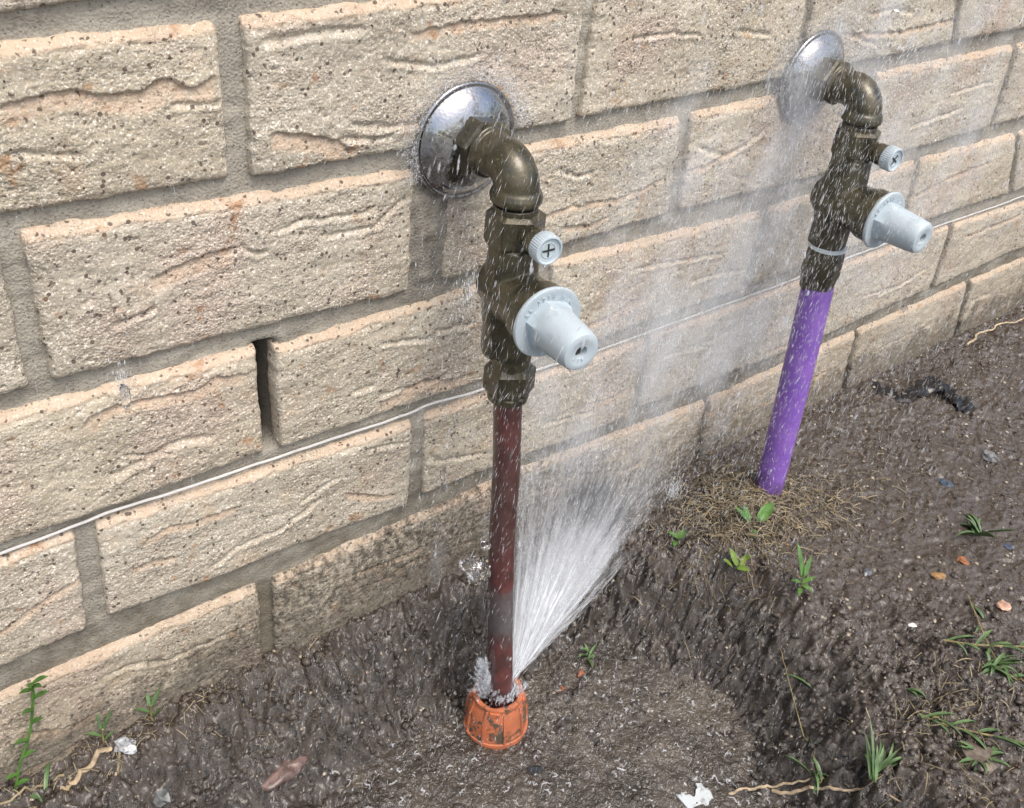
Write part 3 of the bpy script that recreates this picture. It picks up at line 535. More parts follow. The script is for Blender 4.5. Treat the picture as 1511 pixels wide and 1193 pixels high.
    # little raised plate on the head
    shell('valve_body', P, base, BRASS, root, remesh=.65, smooth_it=2)
    P = []
    if far:
        V, F = lathe_vf([(-118, 12), (-118, 16.3), (-121, 16.5), (-121.2, 12)], (x, -61.5, 0), (0, 0, 1), 64)
        shell('tape_ring', [(V, F)], base, RINGM, root, 40)
        V, F = lathe_vf([(-119, 12), (-121, 15.6), (-126, 16.6), (-146, 17.4), (-149, 16.2), (-161, 14.8), (-162, 10)], (x, -62.5, 0), (0, 0, 1), 96, hexf(15.6, 17.4, 8, .3))
        shell('compression_nut', [(V, F)], base, BRASS, root, 30)
    else:
        V, F = lathe_vf([(-116, 10), (-116, 13.5), (-123, 13.3), (-124, 15), (-126.5, 17.6), (-142, 17.6), (-145, 15.6), (-146, 14.4), (-150, 14.0), (-151, 10.5), (-151, 9)], (x, -66, 0), (.0, .02, 1), 96, lambda th, i: np.minimum(1., (15.4/17.6)/np.cos(((th+.56) % (np.pi/3))-np.pi/6)) if 3 <= i <= 6 else np.ones(len(th)))
        shell('compression_nut', [(V, F)], base, BRASS, root, 30)
    # knob with its flange
    seg = 96
    prof = [(42.2, 5), (42.2, 22.5), (42.8, 23.6), (44.4, 24.0), (45.6, 23.5), (45.9, 22.2), (45.4, 20.5), (45.2, 17.0), (46, 16.8), (51.5, 16.4), (53.0, 15.0), (60, 14.5), (74, 13.6), (79, 13.0), (81.2, 11.8), (82, 9.8), (81.8, 8.0), (81.0, 4.2), (80, 3.9), (77, 3.8), (76.9, .3)]
    hf = hexf(14.8, 17.0, 6, .26)
    V, F = lathe_vf(prof, c0, u, seg, lambda th, i: hf(th, i) if 7 <= i <= 9 else np.ones(len(th)))
    kb = shell('knob', [(V, F)], base, GREY, root, 32)
    V, F = lathe_vf([(76.95, 3.75), (77.3, 3.75), (77.3, .2)], c0, u, 24)
    dk = shell('knob_hole', [(V, F)], base, DARKM, kb)
    fu, fv, fa = frame(u); upv = np.array([0, 0, 1.]); rt = np.cross(upv, -u); rt /= np.linalg.norm(rt); rt = -rt if False else rt
    rt = np.array([-u[1], u[0], 0]); rt /= np.linalg.norm(rt)     # to the right seen from the front
    def arc(i, n):
        a = math.radians(152-i*(112/(n-1))); d = rt*math.cos(a)+upv*math.sin(a); t = rt*math.sin(a)-upv*math.cos(a)
        return (c0+u*45.5+d*17.0-np.array(base), t, d, u)
    glyphs('raised_lettering', 'AS 3718 MIN', arc, 4.0, .45, GREY, kb)
    def arc2(i, n):
        a = math.radians(215+i*34); d = rt*math.cos(a)+upv*math.sin(a); t = -(rt*math.sin(a)-upv*math.cos(a))
        return (c0+u*81.5+d*6.6-np.array(base), t, -d, u)
    glyphs('raised_lettering', 'LIF' if not far else 'LI', arc2, 3.0, .25, GREY, kb)
    # round test cap with a cross slot
    prof = [(28.5, 4), (28.5, 8.9), (29.1, 9.4), (36.5, 9.4), (37.4, 9.0), (37.6, 8.2), (36.3, 7.7), (36.1, 5.4), (36.1, .3)]
    V, F = lathe_vf(prof, ct, u, 120, lambda th, i: 1+.022*np.sign(np.sin(40*th)) if 1 <= i <= 3 else np.ones(len(th)))
    cp = shell('test_cap', [(V, F)], base, GREY, root, 34)
    V, F = lathe_vf([(36.0, 5.2), (36.5, 5.0), (36.5, 4.6), (36.0, 4.5)], ct, u, 48)
    shell('slot_rim', [(V, F)], base, GREY, cp, 30)
    rot = 0.05 if not far else -.62
    bars = []
    for k in range(2):
        a = rot+k*math.pi/2; d = rt*math.cos(a)+upv*math.sin(a); e = -rt*math.sin(a)+upv*math.cos(a)
        L, W = (4.2, .6) if k == 0 else (4.2, .42); cc = ct+u*(36.25+.05*k)
        q = [cc+d*sx*L+e*sy*W+u*sz*.25 for sz in (-1, 1) for sy in (-1, 1) for sx in (-1, 1)]
        bars.append((np.array(q), [(0, 1, 3, 2), (4, 6, 7, 5), (0, 4, 5, 1), (2, 3, 7, 6), (0, 2, 6, 4), (1, 5, 7, 3)]))
    shell('cross_slot', bars, base, DARKM, cp)
    # moulded marks on the hexagon head
    def lab(i, n): return (np.array([x-8.5+i*4.2, -74.6, -36])-np.array(base), (1, 0, 0), (0, 0, 1), (0, -1, 0))
    # pipe
    if far:
        pts = [(x, -64.5-16.5*t-1.2*math.sin(t*3), -158-275*t) for t in np.linspace(0, 1, 40)]
        V, F = tube_vf(pts, 14.0, 48); shell('purple_pipe_sleeve', [(V, F)], base, PURPLE, root)
    else:
        pts = curve([(x, -69, -146), (x+.3, -71.5, -170), (x, -76.6, -212), (x-1.2, -82.5, -277), (x-1.2, -90.5, -344), (x-.4, -100.3, -424), (x, -104, -455)], 120)
        rr = 10+.28*perlin(np.arange(120)/9., np.zeros(120), 4)
        V, F = tube_vf(pts, rr, 40); shell('copper_pipe', [(V, F)], base, PIPE, root)
    return root
va = yoke(147, -.11, 0, False)
vb = yoke(495, -.02, -6.5, True)
# ------------------------------------------------------------------ orange cap the pipe rises out of
CC = np.array([147-3., -103, -474.]); axc = np.array([0, .045, 1.])
cap = empty('pipe_cap', 'muddy orange ribbed plastic cap around the foot of the red brown pipe', 'pipe cap', CC)
def notch(th, i): return np.ones(len(th))
prof = [(-14, 27.0), (0, 26.8), (8, 26.4), (13, 25.8), (22, 25.2), (32, 24.0), (39, 22.4), (41.5, 21.2), (43.5, 20.6), (45, 21.2), (46.8, 20.8), (47.2, 18.8), (46.2, 16.6), (44, 15.8), (30, 15.2), (-10, 15.2)]
V, F = lathe_vf(prof, CC, axc, 96)
V = V+.35*np.stack([perlin(V[:, 0]/6, V[:, 2]/6, 5), perlin(V[:, 1]/6, V[:, 2]/6, 6), np.zeros(len(V))], 1)
top = V[:, 2] > CC[2]+43; V[top, 2] += 1.6*perlin(V[top, 0]/8, V[top, 1]/8, 7)
o = shell('cap_shell', [(V, F)], CC, ORANGE, cap, 45)
co = np.array([v.co for v in o.data.vertices])/S; hh = co[:, 2]; pan = sstep(11, 14, hh)*sstep(41, 37, hh)*(.6+.6*np.clip(fbm(co[:, 0]/9, co[:, 1]/9+hh/14, 4, 3)+.3, 0, 1)); a = np.ones((len(co), 4)); a[:, :3] = pan[:, None]; set_attr(o.data, 'tone', a)
for k in range(9):
    a = k*2*math.pi/9+.15; d = np.array([math.cos(a), math.sin(a), 0]); e = np.array([-math.sin(a), math.cos(a), 0]); V = []; F = []
    for t, r in [(11, 26.2), (22, 25.3), (32, 24.2), (39, 22.6), (44, 20.9)]:
        t_, wd = t, 1.5
        for s_ in (-1, 1):
            V.append(CC+axc*t_+d*(r-1.6)+e*wd*s_); V.append(CC+axc*t_+d*(r+1.1)+e*wd*.7*s_)
    for i in range(4):
        b = i*4; F += [(b, b+4, b+5, b+1), (b+1, b+5, b+7, b+3), (b+3, b+7, b+6, b+2)]
    F += [(0, 1, 3, 2), (16, 18, 19, 17)]
    shell('rib', [(np.array(V), F)], CC, ORANGE, cap, 30)
V, F = lathe_vf([(8.5, 25.4), (9, 27.4), (11.5, 27.3), (12.2, 25)], CC, axc, 96); shell('rib_ring', [(V, F)], CC, ORANGE, cap)
for k in range(4):
    a = k*math.pi/2-.75; d = np.array([math.cos(a), math.sin(a), 0]); e = np.array([-math.sin(a), math.cos(a), 0])
    c = CC+axc*43+d*20.6; V = [c+d*sx*2.2+e*sy*(4.5-sx)+axc*sz*2.2 for sz in (-1, 1) for sy in (-1, 1) for sx in (-1, 1)]
    shell('lug', [(np.array(V), [(0, 1, 3, 2), (4, 6, 7, 5), (0, 4, 5, 1), (2, 3, 7, 6), (0, 2, 6, 4), (1, 5, 7, 3)])], CC, ORANGE, cap, 30)
# ------------------------------------------------------------------ debris, plants
def rock_vf(c, r, seed, squash=.7, sub=1, ang=None):
    bm = bmesh.new(); bmesh.ops.create_icosphere(bm, subdivisions=sub, radius=1)
    rr = np.random.default_rng(seed); V = np.array([v.co for v in bm.verts]); F = [tuple(v.index for v in f.verts) for f in bm.faces]; bm.free()
    V = V*(1+rr.uniform(-.38, .38, (len(V), 1))); V *= np.array([rr.uniform(.8, 1.3), rr.uniform(.7, 1.1), squash])*r
    a = rr.uniform(0, 6.28) if ang is None else ang; R = np.array([[math.cos(a), -math.sin(a), 0], [math.sin(a), math.cos(a), 0], [0, 0, 1]])
    return V@R.T+np.array(c), F
def scatter(name, N, sampler, rmin, rmax, mat, squash=.75, seed=1, sink=.25, power=2.5):
    """thousands of tiny lumps as ONE stuff mesh"""
    protos = [rock_vf((0, 0, 0), 1, 50+i, squash) for i in range(12)]; rr = np.random.default_rng(seed)
    x, y = sampler(N, rr); r = rmin+(rmax-rmin)*rr.random(len(x))**power; z = ground_z(x, y)+r*squash*(1-2*sink)
    VV = []; FF = []; o = 0; which = rr.integers(0, 12, len(x))
    for k in range(12):
        m = which == k; V, F = protos[k]; n = m.sum(); F = np.array(F)
        if n == 0: continue
        a = rr.uniform(0, 6.28, n); ca, sa = np.cos(a), np.sin(a)
        P = V[None]*r[m][:, None, None]; Q = np.empty_like(P); Q[..., 0] = P[..., 0]*ca[:, None]-P[..., 1]*sa[:, None]; Q[..., 1] = P[..., 0]*sa[:, None]+P[..., 1]*ca[:, None]; Q[..., 2] = P[..., 2]
        Q += np.stack([x[m], y[m], z[m]], 1)[:, None]
        VV.append(Q.reshape(-1, 3)); FF.append((F[None]+(np.arange(n)*len(V))[:, None, None]+o).reshape(-1, 3)); o += n*len(V)
    me = mesh_np(name, np.concatenate(VV)*S, np.concatenate(FF), smooth=False)
    ob = link(name, me, mat=mat); ob['kind'] = 'stuff'; return ob
def s_trench(N, r):
    x = r.uniform(-230, 480, N*3); y = r.uniform(-420, 5, N*3); d = rim_dist(x, y); keep = (d > -25) & ((d < 95) | (-y < 70) | (r.random(N*3) < .30)); return x[keep][:N], y[keep][:N]
def s_top(N, r):
    x = r.uniform(330, 1150, N*3); y = r.uniform(-420, 3, N*3); keep = rim_dist(x, y) < 5; return x[keep][:N], y[keep][:N]
def s_clod(N, r):
    return r.normal(445, 60, N), r.normal(-330, 45, N)
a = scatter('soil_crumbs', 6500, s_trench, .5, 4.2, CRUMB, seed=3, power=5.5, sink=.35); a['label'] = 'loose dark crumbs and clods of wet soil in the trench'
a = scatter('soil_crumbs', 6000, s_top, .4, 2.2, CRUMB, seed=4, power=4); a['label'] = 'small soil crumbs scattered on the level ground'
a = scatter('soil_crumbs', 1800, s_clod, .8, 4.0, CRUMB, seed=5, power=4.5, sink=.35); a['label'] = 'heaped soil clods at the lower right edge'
GRAV = Mat('pale_grit'); oi = GRAV.noise(900, 2); cc = GRAV.mix(GRAV.ramp(oi, .3, .7), (.20, .17, .13), (.55, .48, .38)); cc = GRAV.mix(GRAV.ramp(GRAV.noise(35, 1), .66, .70), cc, (.30, .14, .07)); GRAV.set(col=cc, rough=.35); GRAV = GRAV.m
a = scatter('grit', 1500, s_top, .5, 2.2, GRAV, .6, 6); a['label'] = 'pale grit and tiny pebbles strewn over the soil'
a = scatter('grit', 700, s_trench, .5, 1.8, GRAV, .6, 7); a['label'] = 'pale grit in the trench mud'
def stone(key, r, col, label, sq=.5, rough=.3, name='pebble', cat='pebble', seed=None):
    x, y, z = SPOT[key]; V, F = rock_vf((x, y, gz(x, y)+r*.15), r, sum(map(ord, key)), sq, 2)
    o = shell(name, [(V, F)], (x, y, gz(x, y)), simple(name, col, rough, .35, 250).m, None, 25); tag(o, label, cat); return o
stone('stone_a', 8, (.20, .21, .22), 'largest grey pebble on the soil, near the right edge', .45)
stone('stone_b', 6, (.05, .07, .10), 'wet blue black pebble on the flat soil right of the purple pipe')
stone('stone_c', 6, (.30, .13, .06), 'flat orange brown stone in the damp soil at right', .3)
stone('stone_d', 6, (.30, .18, .08), 'flat tan stone just left of the orange brown one', .28)
stone('stone_e', 6, (.45, .28, .20), 'pinkish cream stone at the right edge above the grass runner', .35)
stone('stone_f', 5, (.12, .13, .15), 'small dark grey pebble right of the weed at the trench rim')
stone('stone_g', 3.2, (.62, .60, .55), 'tiny white pebble on the bare soil beside the clods')
stone('stone_h', 4.5, (.06, .08, .12), 'dark bluish pebble near the right edge below the largest grey one')
stone('stone_i', 7, (.10, .11, .11), 'dark wet stone at the bottom left corner')
stone('stone_j', 7, (.03, .035, .04), 'black wet pebble in the water below the orange cap')
stone('stone_k', 14, (.16, .13, .105), 'rounded mud coated stone at the lower right', .6, .5)
# pinkish half-buried brick shard at the left of the puddle
x, y, z = SPOT['pink']; V, F = lathe_vf([(-3, .3), (-3, 9), (0, 10.5), (2.2, 9.6), (3.6, 7), (4.2, .3)], (x, y, gz(x, y)), (0, 0, 1), 48)
V[:, 0] = x+(V[:, 0]-x)*2.1; V = V+np.stack([1.6*perlin(V[:, 0]/7, V[:, 1]/7, q) for q in (1, 2, 3)], 1); V[:, 1] += (V[:, 0]-x)*.22
tag(shell('brick_shard', [(V, F)], (x, y, gz(x, y)), simple('pink_shard', (.12, .08, .07), .3, .6, 120).m, None, 60), 'pinkish brick shard half buried in mud at the lower left', 'brick shard')
for key, sz, lab in (('chip_a', 6, 'small bright orange plastic chip standing in the mud right of the cap'), ('chip_b', 7, 'muddy red orange plastic flake lying nearest the orange cap')):
    x, y, z = SPOT[key]; zz = max(gz(x, y), -465)
    V = np.array([(x-sz*.5, y, zz-1), (x+sz*.7, y-1, zz-1), (x+sz*.1, y+1, zz+sz*1.0 if key == 'chip_a' else zz+2.5), (x-sz*.5, y+1.2, zz-1), (x+sz*.7, y+.2, zz-1), (x+sz*.1, y+2.2, zz+sz*1.0 if key == 'chip_a' else zz+2.5)])
    tag(shell('plastic_chip', [(V, [(0, 1, 2), (5, 4, 3), (0, 3, 4, 1), (1, 4, 5, 2), (2, 5, 3, 0)])], (x, y, zz), ORANGE, None, 20), lab, 'plastic chip')
# white broken plastic at the bottom edge
x, y, z = SPOT['white']; zz = gz(x, y)+5; ol = [(-13, -16), (11, -14), (14, -6), (11, -1), (12, 2), (7, 4.5), (6, 1), (3.5, .5), (1, -2), (-1.5, -3), (-3, 1), (-6, 2.5), (-7, 6), (-10, 5), (-13, 7)]
V = [(x+a, y+b, zz+t+.12*b+1.2*math.sin(a/4)) for t in (0, 2) for a, b in ol]; n = len(ol)
tag(shell('plastic_shard', [(np.array(V), [tuple(range(n))[::-1], tuple(range(n, 2*n))]+[(i, (i+1) % n, n+(i+1) % n, n+i) for i in range(n)])], (x, y, zz), WHITEP, None, 20), 'broken white plastic shard with jagged top at the bottom edge', 'plastic shard')
x, y, z = SPOT['scrap']; zz = gz(x, y)+2; V, F = rock_vf((x, y, zz), 7.5, 33, .35, 2, ang=.5)
tag(shell('plastic_scrap', [(V, F)], (x, y, zz), simple('grey_film', (.34, .36, .38), .25, .5, 300).m, None, 20), 'crumpled pale grey plastic scrap by the wall at lower left', 'plastic scrap')
# black plastic strip by the wall at right
pts = curve([np.array(SPOT[k])+(0, 0, h) for k, h in (('black', 1), ('black2', 2), ('black3', 9), ('black4', 6), ('black5', 1))], 40)
V = []; F = []
for i, p in enumerate(pts):
    t = pts[min(i+1, 39)]-pts[max(i-1, 0)]; nn = np.array([-t[1], t[0], 0]); nn /= np.linalg.norm(nn)+1e-9
    for k, wv in enumerate(np.linspace(-1, 1, 7)):
        V.append(p+nn*wv*(11+3*math.sin(i*.4)+3*math.sin(i*1.9+wv))+np.array([0, 0, 1.5*(1-wv*wv)+1.8*math.sin(i*.9+wv*3)+1.2*math.sin(i*2.3-wv*5)]))
for i in range(39):
    for k in range(6): F.append((i*7+k, i*7+k+1, (i+1)*7+k+1, (i+1)*7+k))
V = np.array(V); n = len(V); V = np.concatenate([V, V-np.array([0, 0, .9])]); F = F+[tuple(n+q for q in f)[::-1] for f in F]
tag(shell('black_plastic_strip', [(V, F)], SPOT['black3'], BLACKP), 'crumpled black plastic strip half buried where wall meets soil', 'plastic strip')
def stick(name, keys, r, mat, label, cat, lift=1.5, n=50, wob=3.0, seed=0):
    P = curve([np.array(SPOT[k]) for k in keys], n); rr = np.random.default_rng(seed)
    P[:, 2] = ground_z(P[:, 0], P[:, 1])*.35+P[:, 2]*.65+lift; P += np.stack([wob*fbm(np.arange(n)/9., np.full(n, q*1.7+seed), 3, 3) for q in range(3)], 1)
    rad = r*(1-.5*np.linspace(0, 1, n))*(1+.25*perlin(np.arange(n)/3., np.zeros(n)+seed, 8))
    V, F = tube_vf(P, rad, 8); return tag(shell(name, [(V, F)], P[0], mat), label, cat)
stick('root', ('root_a', 'root_b', 'root_c', 'root_d'), 1.6, ROOT, 'pale thin root against the wall foot at the right edge', 'root', 2.5, seed=1)
stick('twig', ('twig1a', 'twig1b', 'twig1c'), 1.5, ROOT, 'long brown twig running from the white shard up to the right', 'twig', 3, seed=2)
stick('twig', ('twig2a', 'twig2b', 'twig2c'), 1.5, ROOT, 'straight woody twig lying along the bottom edge under the grass', 'twig', 4, seed=3)
for k, (dx, dy, L, an, lab) in enumerate([(-4, 0, 26, .35, 'thick pale dry stick by the wall at the lower left corner'), (14, -8, 15, 1.2, 'short straw stub beside the thick pale stick'), (-40, 4, 30, .1, 'yellow straw stalk touching the left edge below the wall')]):
    x, y, z = SPOT['stick']; x += dx; y += dy; P = np.array([(x+L*t*math.cos(an)-L/2, y+L*t*math.sin(an)*.6-2, 0) for t in np.linspace(-.5, 1, 14)]); P[:, 2] = ground_z(P[:, 0], P[:, 1])+2
    V, F = tube_vf(P, 1.9 if k == 0 else .9, 8); tag(shell('dry_stick', [(V, F)], P[0], ROOT if k == 0 else STRAW), lab, 'stick')
# straw and dead grass: nobody could count it
def straw(name, N, sampler, label, lmin=5, lmax=26, seed=1, up=.25, mat=STRAW, rad=.42):
    rr = np.random.default_rng(seed); x, y = sampler(N, rr); VV = []; FF = []; o = 0
    for i in range(len(x)):
        L = rr.uniform(lmin, lmax)*rr.random()**.5; a = rr.uniform(0, 6.28); t = np.linspace(0, 1, 6); bend = rr.normal(0, .5); aa = a+bend*t
        X = x[i]+np.cumsum(np.cos(aa))*L/6; Y = y[i]+np.cumsum(np.sin(aa))*L/6; e = rr.random()*up*L
        Z0 = ground_z(X[[0, -1]], Y[[0, -1]])
        Zz = Z0[0]+(Z0[1]-Z0[0])*t+1.4+e*np.sin(t*rr.uniform(1.5, 3.1))+rr.uniform(0, 3)
        V, F = tube_vf(np.stack([X, Y, Zz], 1), rad*rr.uniform(.6, 1.5), 3, caps=False); VV.append(V); FF.append(np.array(F)+o); o += len(V)
    ob = link(name, mesh_np(name, np.concatenate(VV)*S, np.concatenate(FF)), mat=mat); ob['kind'] = 'stuff'; ob['label'] = label
def around(cx, cy, sx, sy): return lambda N, r: (r.normal(cx, sx, N), np.minimum(r.normal(cy, sy, N), -2))
STRAW2 = simple('dark_dead_grass', (.15, .12, .075), .6, .5, 70).m
straw('dead_grass', 1100, around(452, -86, 44, 30), 'matted pale dead grass around the foot of the purple pipe', seed=11, up=.4)
straw('dead_grass', 900, around(430, -96, 46, 36), 'dark wet dead grass around the foot of the purple pipe', seed=12, mat=STRAW2)
straw('dead_grass', 260, around(540, -120, 45, 28), 'loose pale straw right of the purple pipe', seed=13, up=.1)
straw('dead_grass', 130, around(-130, -12, 55, 9), 'bits of dry straw along the wall foot at the left', lmin=3, lmax=14, seed=14, up=.15, rad=.35)
straw('dead_grass', 170, lambda N, r: (r.uniform(380, 1000, N), r.uniform(-360, -10, N)), 'stray straw bits on the level soil', lmin=2, lmax=12, seed=15, up=.1, rad=.3)
straw('dead_grass', 200, around(395, -350, 40, 30), 'pale stems tangled in the grass at the lower right', lmin=6, lmax=26, seed=16, up=.3, rad=.4)
straw('rootlets', 260, lambda N, r: (r.uniform(-60, 60, N), r.uniform(-60, -1, N)), 'fine dark rootlets clinging at the wall foot', lmin=3, lmax=11, seed=17, up=.7, mat=STRAW2, rad=.22)
def blade(P, d, L, wd, droop=.5, fold=.25, n=8, up=.6):
    """leaf blade starting at P heading d (unit, horizontal) with rise 'up' and droop"""
    d = np.array(d, float); d /= np.linalg.norm(d[:2])+1e-9; s = np.array([-d[1], d[0], 0]); V = []
    for i in range(n):
        t = i/(n-1); c = np.array(P)+np.array([d[0], d[1], 0])*L*t*(1-.15*t)+np.array([0, 0, 1])*L*(up*t-droop*t*t)
        w_ = wd*math.sin(math.pi*min(1, .12+.88*t)**.8)*(1 if t < .97 else .3)+.06
        V += [c-s*w_+np.array([0, 0, fold*w_]), c, c+s*w_+np.array([0, 0, fold*w_])]
    F = []
    for i in range(n-1): F += [(i*3, i*3+1, i*3+4, i*3+3), (i*3+1, i*3+2, i*3+5, i*3+4)]
    V = np.array(V); m = len(V); V = np.concatenate([V, V-np.array([0, 0, .25])]); F += [tuple(m+q for q in f)[::-1] for f in F]; return V, F
def weed(name, key, leaves, label, cat, mat=LEAF, stem=None, dz=1.):
    x, y, z = SPOT[key]; z = gz(x, y)+dz; root = empty(name, label, cat, (x, y, z))
    if stem:
        V, F = tube_vf(curve([np.array((x, y, z))+np.array(p) for p in stem], 16), .7, 6); shell('stem', [(V, F)], (x, y, z), STEMM, root)
    for (off, ang, L, wd, up, dr) in leaves:
        V, F = blade(np.array((x, y, z))+np.array(off), (math.cos(ang), math.sin(ang), 0), L, wd, dr, .3, 9, up); shell('leaf', [(V, F)], (x, y, z), mat, root, 50)
    return root
# (offset, heading, length, half width, rise, droop)
weed('weed', 'weed_a', [((3, -2, 5), .25, 34, 5.5, .55, .35), ((-4, 2, 4), 2.2, 22, 4, .9, .2), ((-6, -4, 2), -2.4, 16, 3.2, .4, .3), ((-2, 4, 4), 1.6, 15, 3, 1.1, .3)], 'green weed with one broad pointed leaf at the foot of the purple pipe', 'weed', stem=[(0, 0, -4), (0, 0, 3), (2, -1, 6)])
weed('weed', 'weed_b', [((0, 0, 5), 1.6, 15, 3.6, 1.2, .4), ((0, 0, 3), -1.2, 14, 4, .5, .3), ((4, 0, 2), .3, 14, 3.2, .6, .3), ((-4, 2, 5), 2.6, 13, 3.6, .9, .2), ((10, 4, 3), -.4, 12, 3, .8, .4)], 'yellow green rounded weed below the purple pipe nearest the trench', 'weed', mat=simple('lime_leaf', (.13, .21, .035), .4, .3, 90).m)
weed('weed', 'weed_c', [((0, 0, 10), 1.3, 24, 2.4, 1.5, .4), ((0, 0, 6), -.4, 14, 2.2, .7, .3), ((0, 0, 6), 2.8, 16, 2.4, .7, .3), ((1, 0, 3), -1.5, 13, 2.4, .4, .4), ((0, 0, 14), .5, 15, 2, 1.2, .2), ((-2, -1, 2), -2.6, 14, 2.2, .5, .4)], 'slender upright weed on the trench rim between pipe and clods', 'weed', stem=[(0, 0, -6), (0, 0, 6), (1, 1, 16)])
weed('weed', 'weed_d', [((0, 0, 2), .2, 15, 3.5, .5, .3), ((0, 0, 2), 2.4, 13, 3, .8, .3), ((-4, 0, 1), -2.5, 11, 2.5, .5, .4)], 'small green sprig left of the straw mound beside the water jet', 'weed')
for (key, lab, n, L0, sd_) in (('gr_c', 'bent tuft of blue green grass near the bottom right', 18, 32, 1), ('gr_e', 'green grass tuft growing over the clods at right', 12, 24, 2), ('gr_a', 'grass tuft at the bottom right behind the mud coated stone', 14, 24, 3),
        ('gr_d', 'thin grass stem with three narrow blades in the dark soil', 4, 30, 4), ('gr_f', 'short single curved grass blade above the bent tuft', 2, 18, 5), ('weed_e', 'wet grass tuft at the right edge', 9, 34, 6),
        ('gr_h', 'long green grass blade at the bottom left corner', 3, 36, 7), ('gr_i', 'dark green grass tuft in the mud right of the water jet', 7, 20, 8), ('gr_b', 'lone upright grass blade on the clod edge', 1, 24, 9)):
    r = np.random.default_rng(40+sd_); lv = []
    for k in range(n):
        lv.append(((r.uniform(-5, 5), r.uniform(-4, 4), 0), r.uniform(-.6, 1.1) if key == 'gr_c' else r.uniform(0, 6.28), L0*r.uniform(.6, 1.2), r.uniform(.9, 1.6), r.uniform(.5, 1.4), r.uniform(.4, 1.1)))
    weed('grass_tuft', key, lv, lab, 'grass', GRASS)
def runner(keys, lab, nl, seed, lift=4, r0=.8):
    P = curve([np.array(SPOT[k]) for k in keys], 40); P[:, 2] = np.maximum(ground_z(P[:, 0], P[:, 1])+lift*.4, P[:, 2]+lift*.7)
    root = empty('grass_runner', lab, 'grass', P[0]); V, F = tube_vf(P, r0, 6); shell('stem', [(V, F)], P[0], STEMM, root); r = np.random.default_rng(seed)
    for k in range(nl):
        i = int((k+.5)/nl*38); t = P[i+1]-P[i]; an = math.atan2(t[1], t[0])+r.choice([-1, 1])*r.uniform(.3, .9); V, F = blade(P[i], (math.cos(an), math.sin(an), 0), r.uniform(14, 32), r.uniform(1., 1.7), .5, .3, 8, r.uniform(.3, .9)); shell('leaf', [(V, F)], P[0], GRASS, root, 50)
runner(('run1a', 'run1b', 'run1c'), 'creeping grass runner over the clods at the lower right', 9, 1)
runner(('run2a', 'run2b', 'run2c'), 'long level grass runner at the right edge', 7, 2)
runner(('run3a', 'run3b', 'run3c'), 'sloping brown grass runner reaching the right edge', 6, 3)
runner(('gr_g', 'gr_d', 'twig1c'), 'thin green runner falling down the dark trench side', 4, 4, 3, .45)
# weed creeping up the wall at the left
P = curve([(-197, -8, -392), (-189, -6, -370), (-178, -5, -345), (-172, -5, -322), (-168, -6, -300)], 30)
root = empty('wall_weed', 'bright green weed climbing the lowest bricks at the left edge', 'weed', P[0]); V, F = tube_vf(P, 1.0, 6); shell('stem', [(V, F)], P[0], LEAF, root)
for k, (i, an, L) in enumerate([(i_, a_, L_*.72) for i_, a_, L_ in [(2, -.3, 16), (5, 2.9, 15), (9, .1, 14), (13, 3.0, 16), (17, .2, 13), (21, 2.8, 13), (24, -.1, 17), (27, 3.1, 14), (28, .9, 13), (29, .2, 16), (29, 2.2, 12)]]):
    V, F = blade(P[i], (math.cos(an), -abs(math.sin(an))-.25, 0), L, 2.0, .3, .3, 8, .7); shell('leaf', [(V, F)], P[0], LEAF, root, 50)
for key, lab in (('lweed2', 'dark green sprig at the wall foot beside the wall weed'), ('lweed3', 'small upright sprig at the wall foot right of the dark green one')):
    x, y, z = SPOT[key]; SPOT[key] = [x, -5, gz(x, -5)]; weed('sprig', key, [((0, 0, 12), .4, 14, 1.5, 1.2, .3), ((0, 0, 8), 2.8, 13, 1.4, .9, .4), ((0, 0, 3), -.2, 10, 1.3, 1., .3), ((0, 0, 14), 1.4, 12, 1.2, 1.6, .2)], lab, 'weed', GRASS, stem=[(0, 0, -4), (0, 0, 8), (1, -1, 16)])
# ------------------------------------------------------------------ water
def streaks(name, P, D, L, R, mat, label, op=None, sides=3):
    """slender spindles of moving water as one stuff mesh. P start, D unit direction (mm), op opacity of each"""
    n = len(P); ref = np.where(np.abs(D[:, 2:3]) > .9, np.array([[0, 1., 0]]), np.array([[0, 0, 1.]])); U = np.cross(D, ref); U /= np.linalg.norm(U, axis=1)[:, None]; W = np.cross(D, U)
    rings = (.5,) if sides == 3 else (.12, .35, .65, .88); prof = (1.,) if sides == 3 else (.45, .92, .92, .45)
    k_ = len(rings)*sides+2; V = np.empty((n, k_, 3)); V[:, 0] = P; V[:, -1] = P+D*L[:, None]; A = np.zeros((n, k_)); op = np.ones(n)*.8 if op is None else op; F = []
    for i, (t, q) in enumerate(zip(rings, prof)):
        for k in range(sides):
            a = k*2*math.pi/sides+i; V[:, 1+i*sides+k] = P+D*(L*t)[:, None]+(U*math.cos(a)+W*math.sin(a))*(R*q)[:, None]; A[:, 1+i*sides+k] = op*(1 if sides == 3 else (.45, 1, 1, .45)[i])
            b = 1+i*sides; c = b+sides; e = (k+1) % sides
            if i < len(rings)-1: F += [(b+k, b+e, c+e), (b+k, c+e, c+k)]
    last = 1+(len(rings)-1)*sides
    for k in range(sides): e = (k+1) % sides; F += [(0, 1+e, 1+k), (k_-1, last+k, last+e)]
    F = (np.array(F)[None]+(np.arange(n)*k_)[:, None, None]).reshape(-1, 3)
    me = mesh_np(name, V.reshape(-1, 3)*S, F); a = np.ones((n*k_, 4)); a[:, :3] = A.reshape(-1, 1); set_attr(me, 'thick', a)
    o = link(name, me, mat=mat); o['kind'] = 'stuff'; o['label'] = label; return o
NOZ = np.array([158, -99, -428.])
def unit(a): return a/np.linalg.norm(a, axis=-1, keepdims=True)
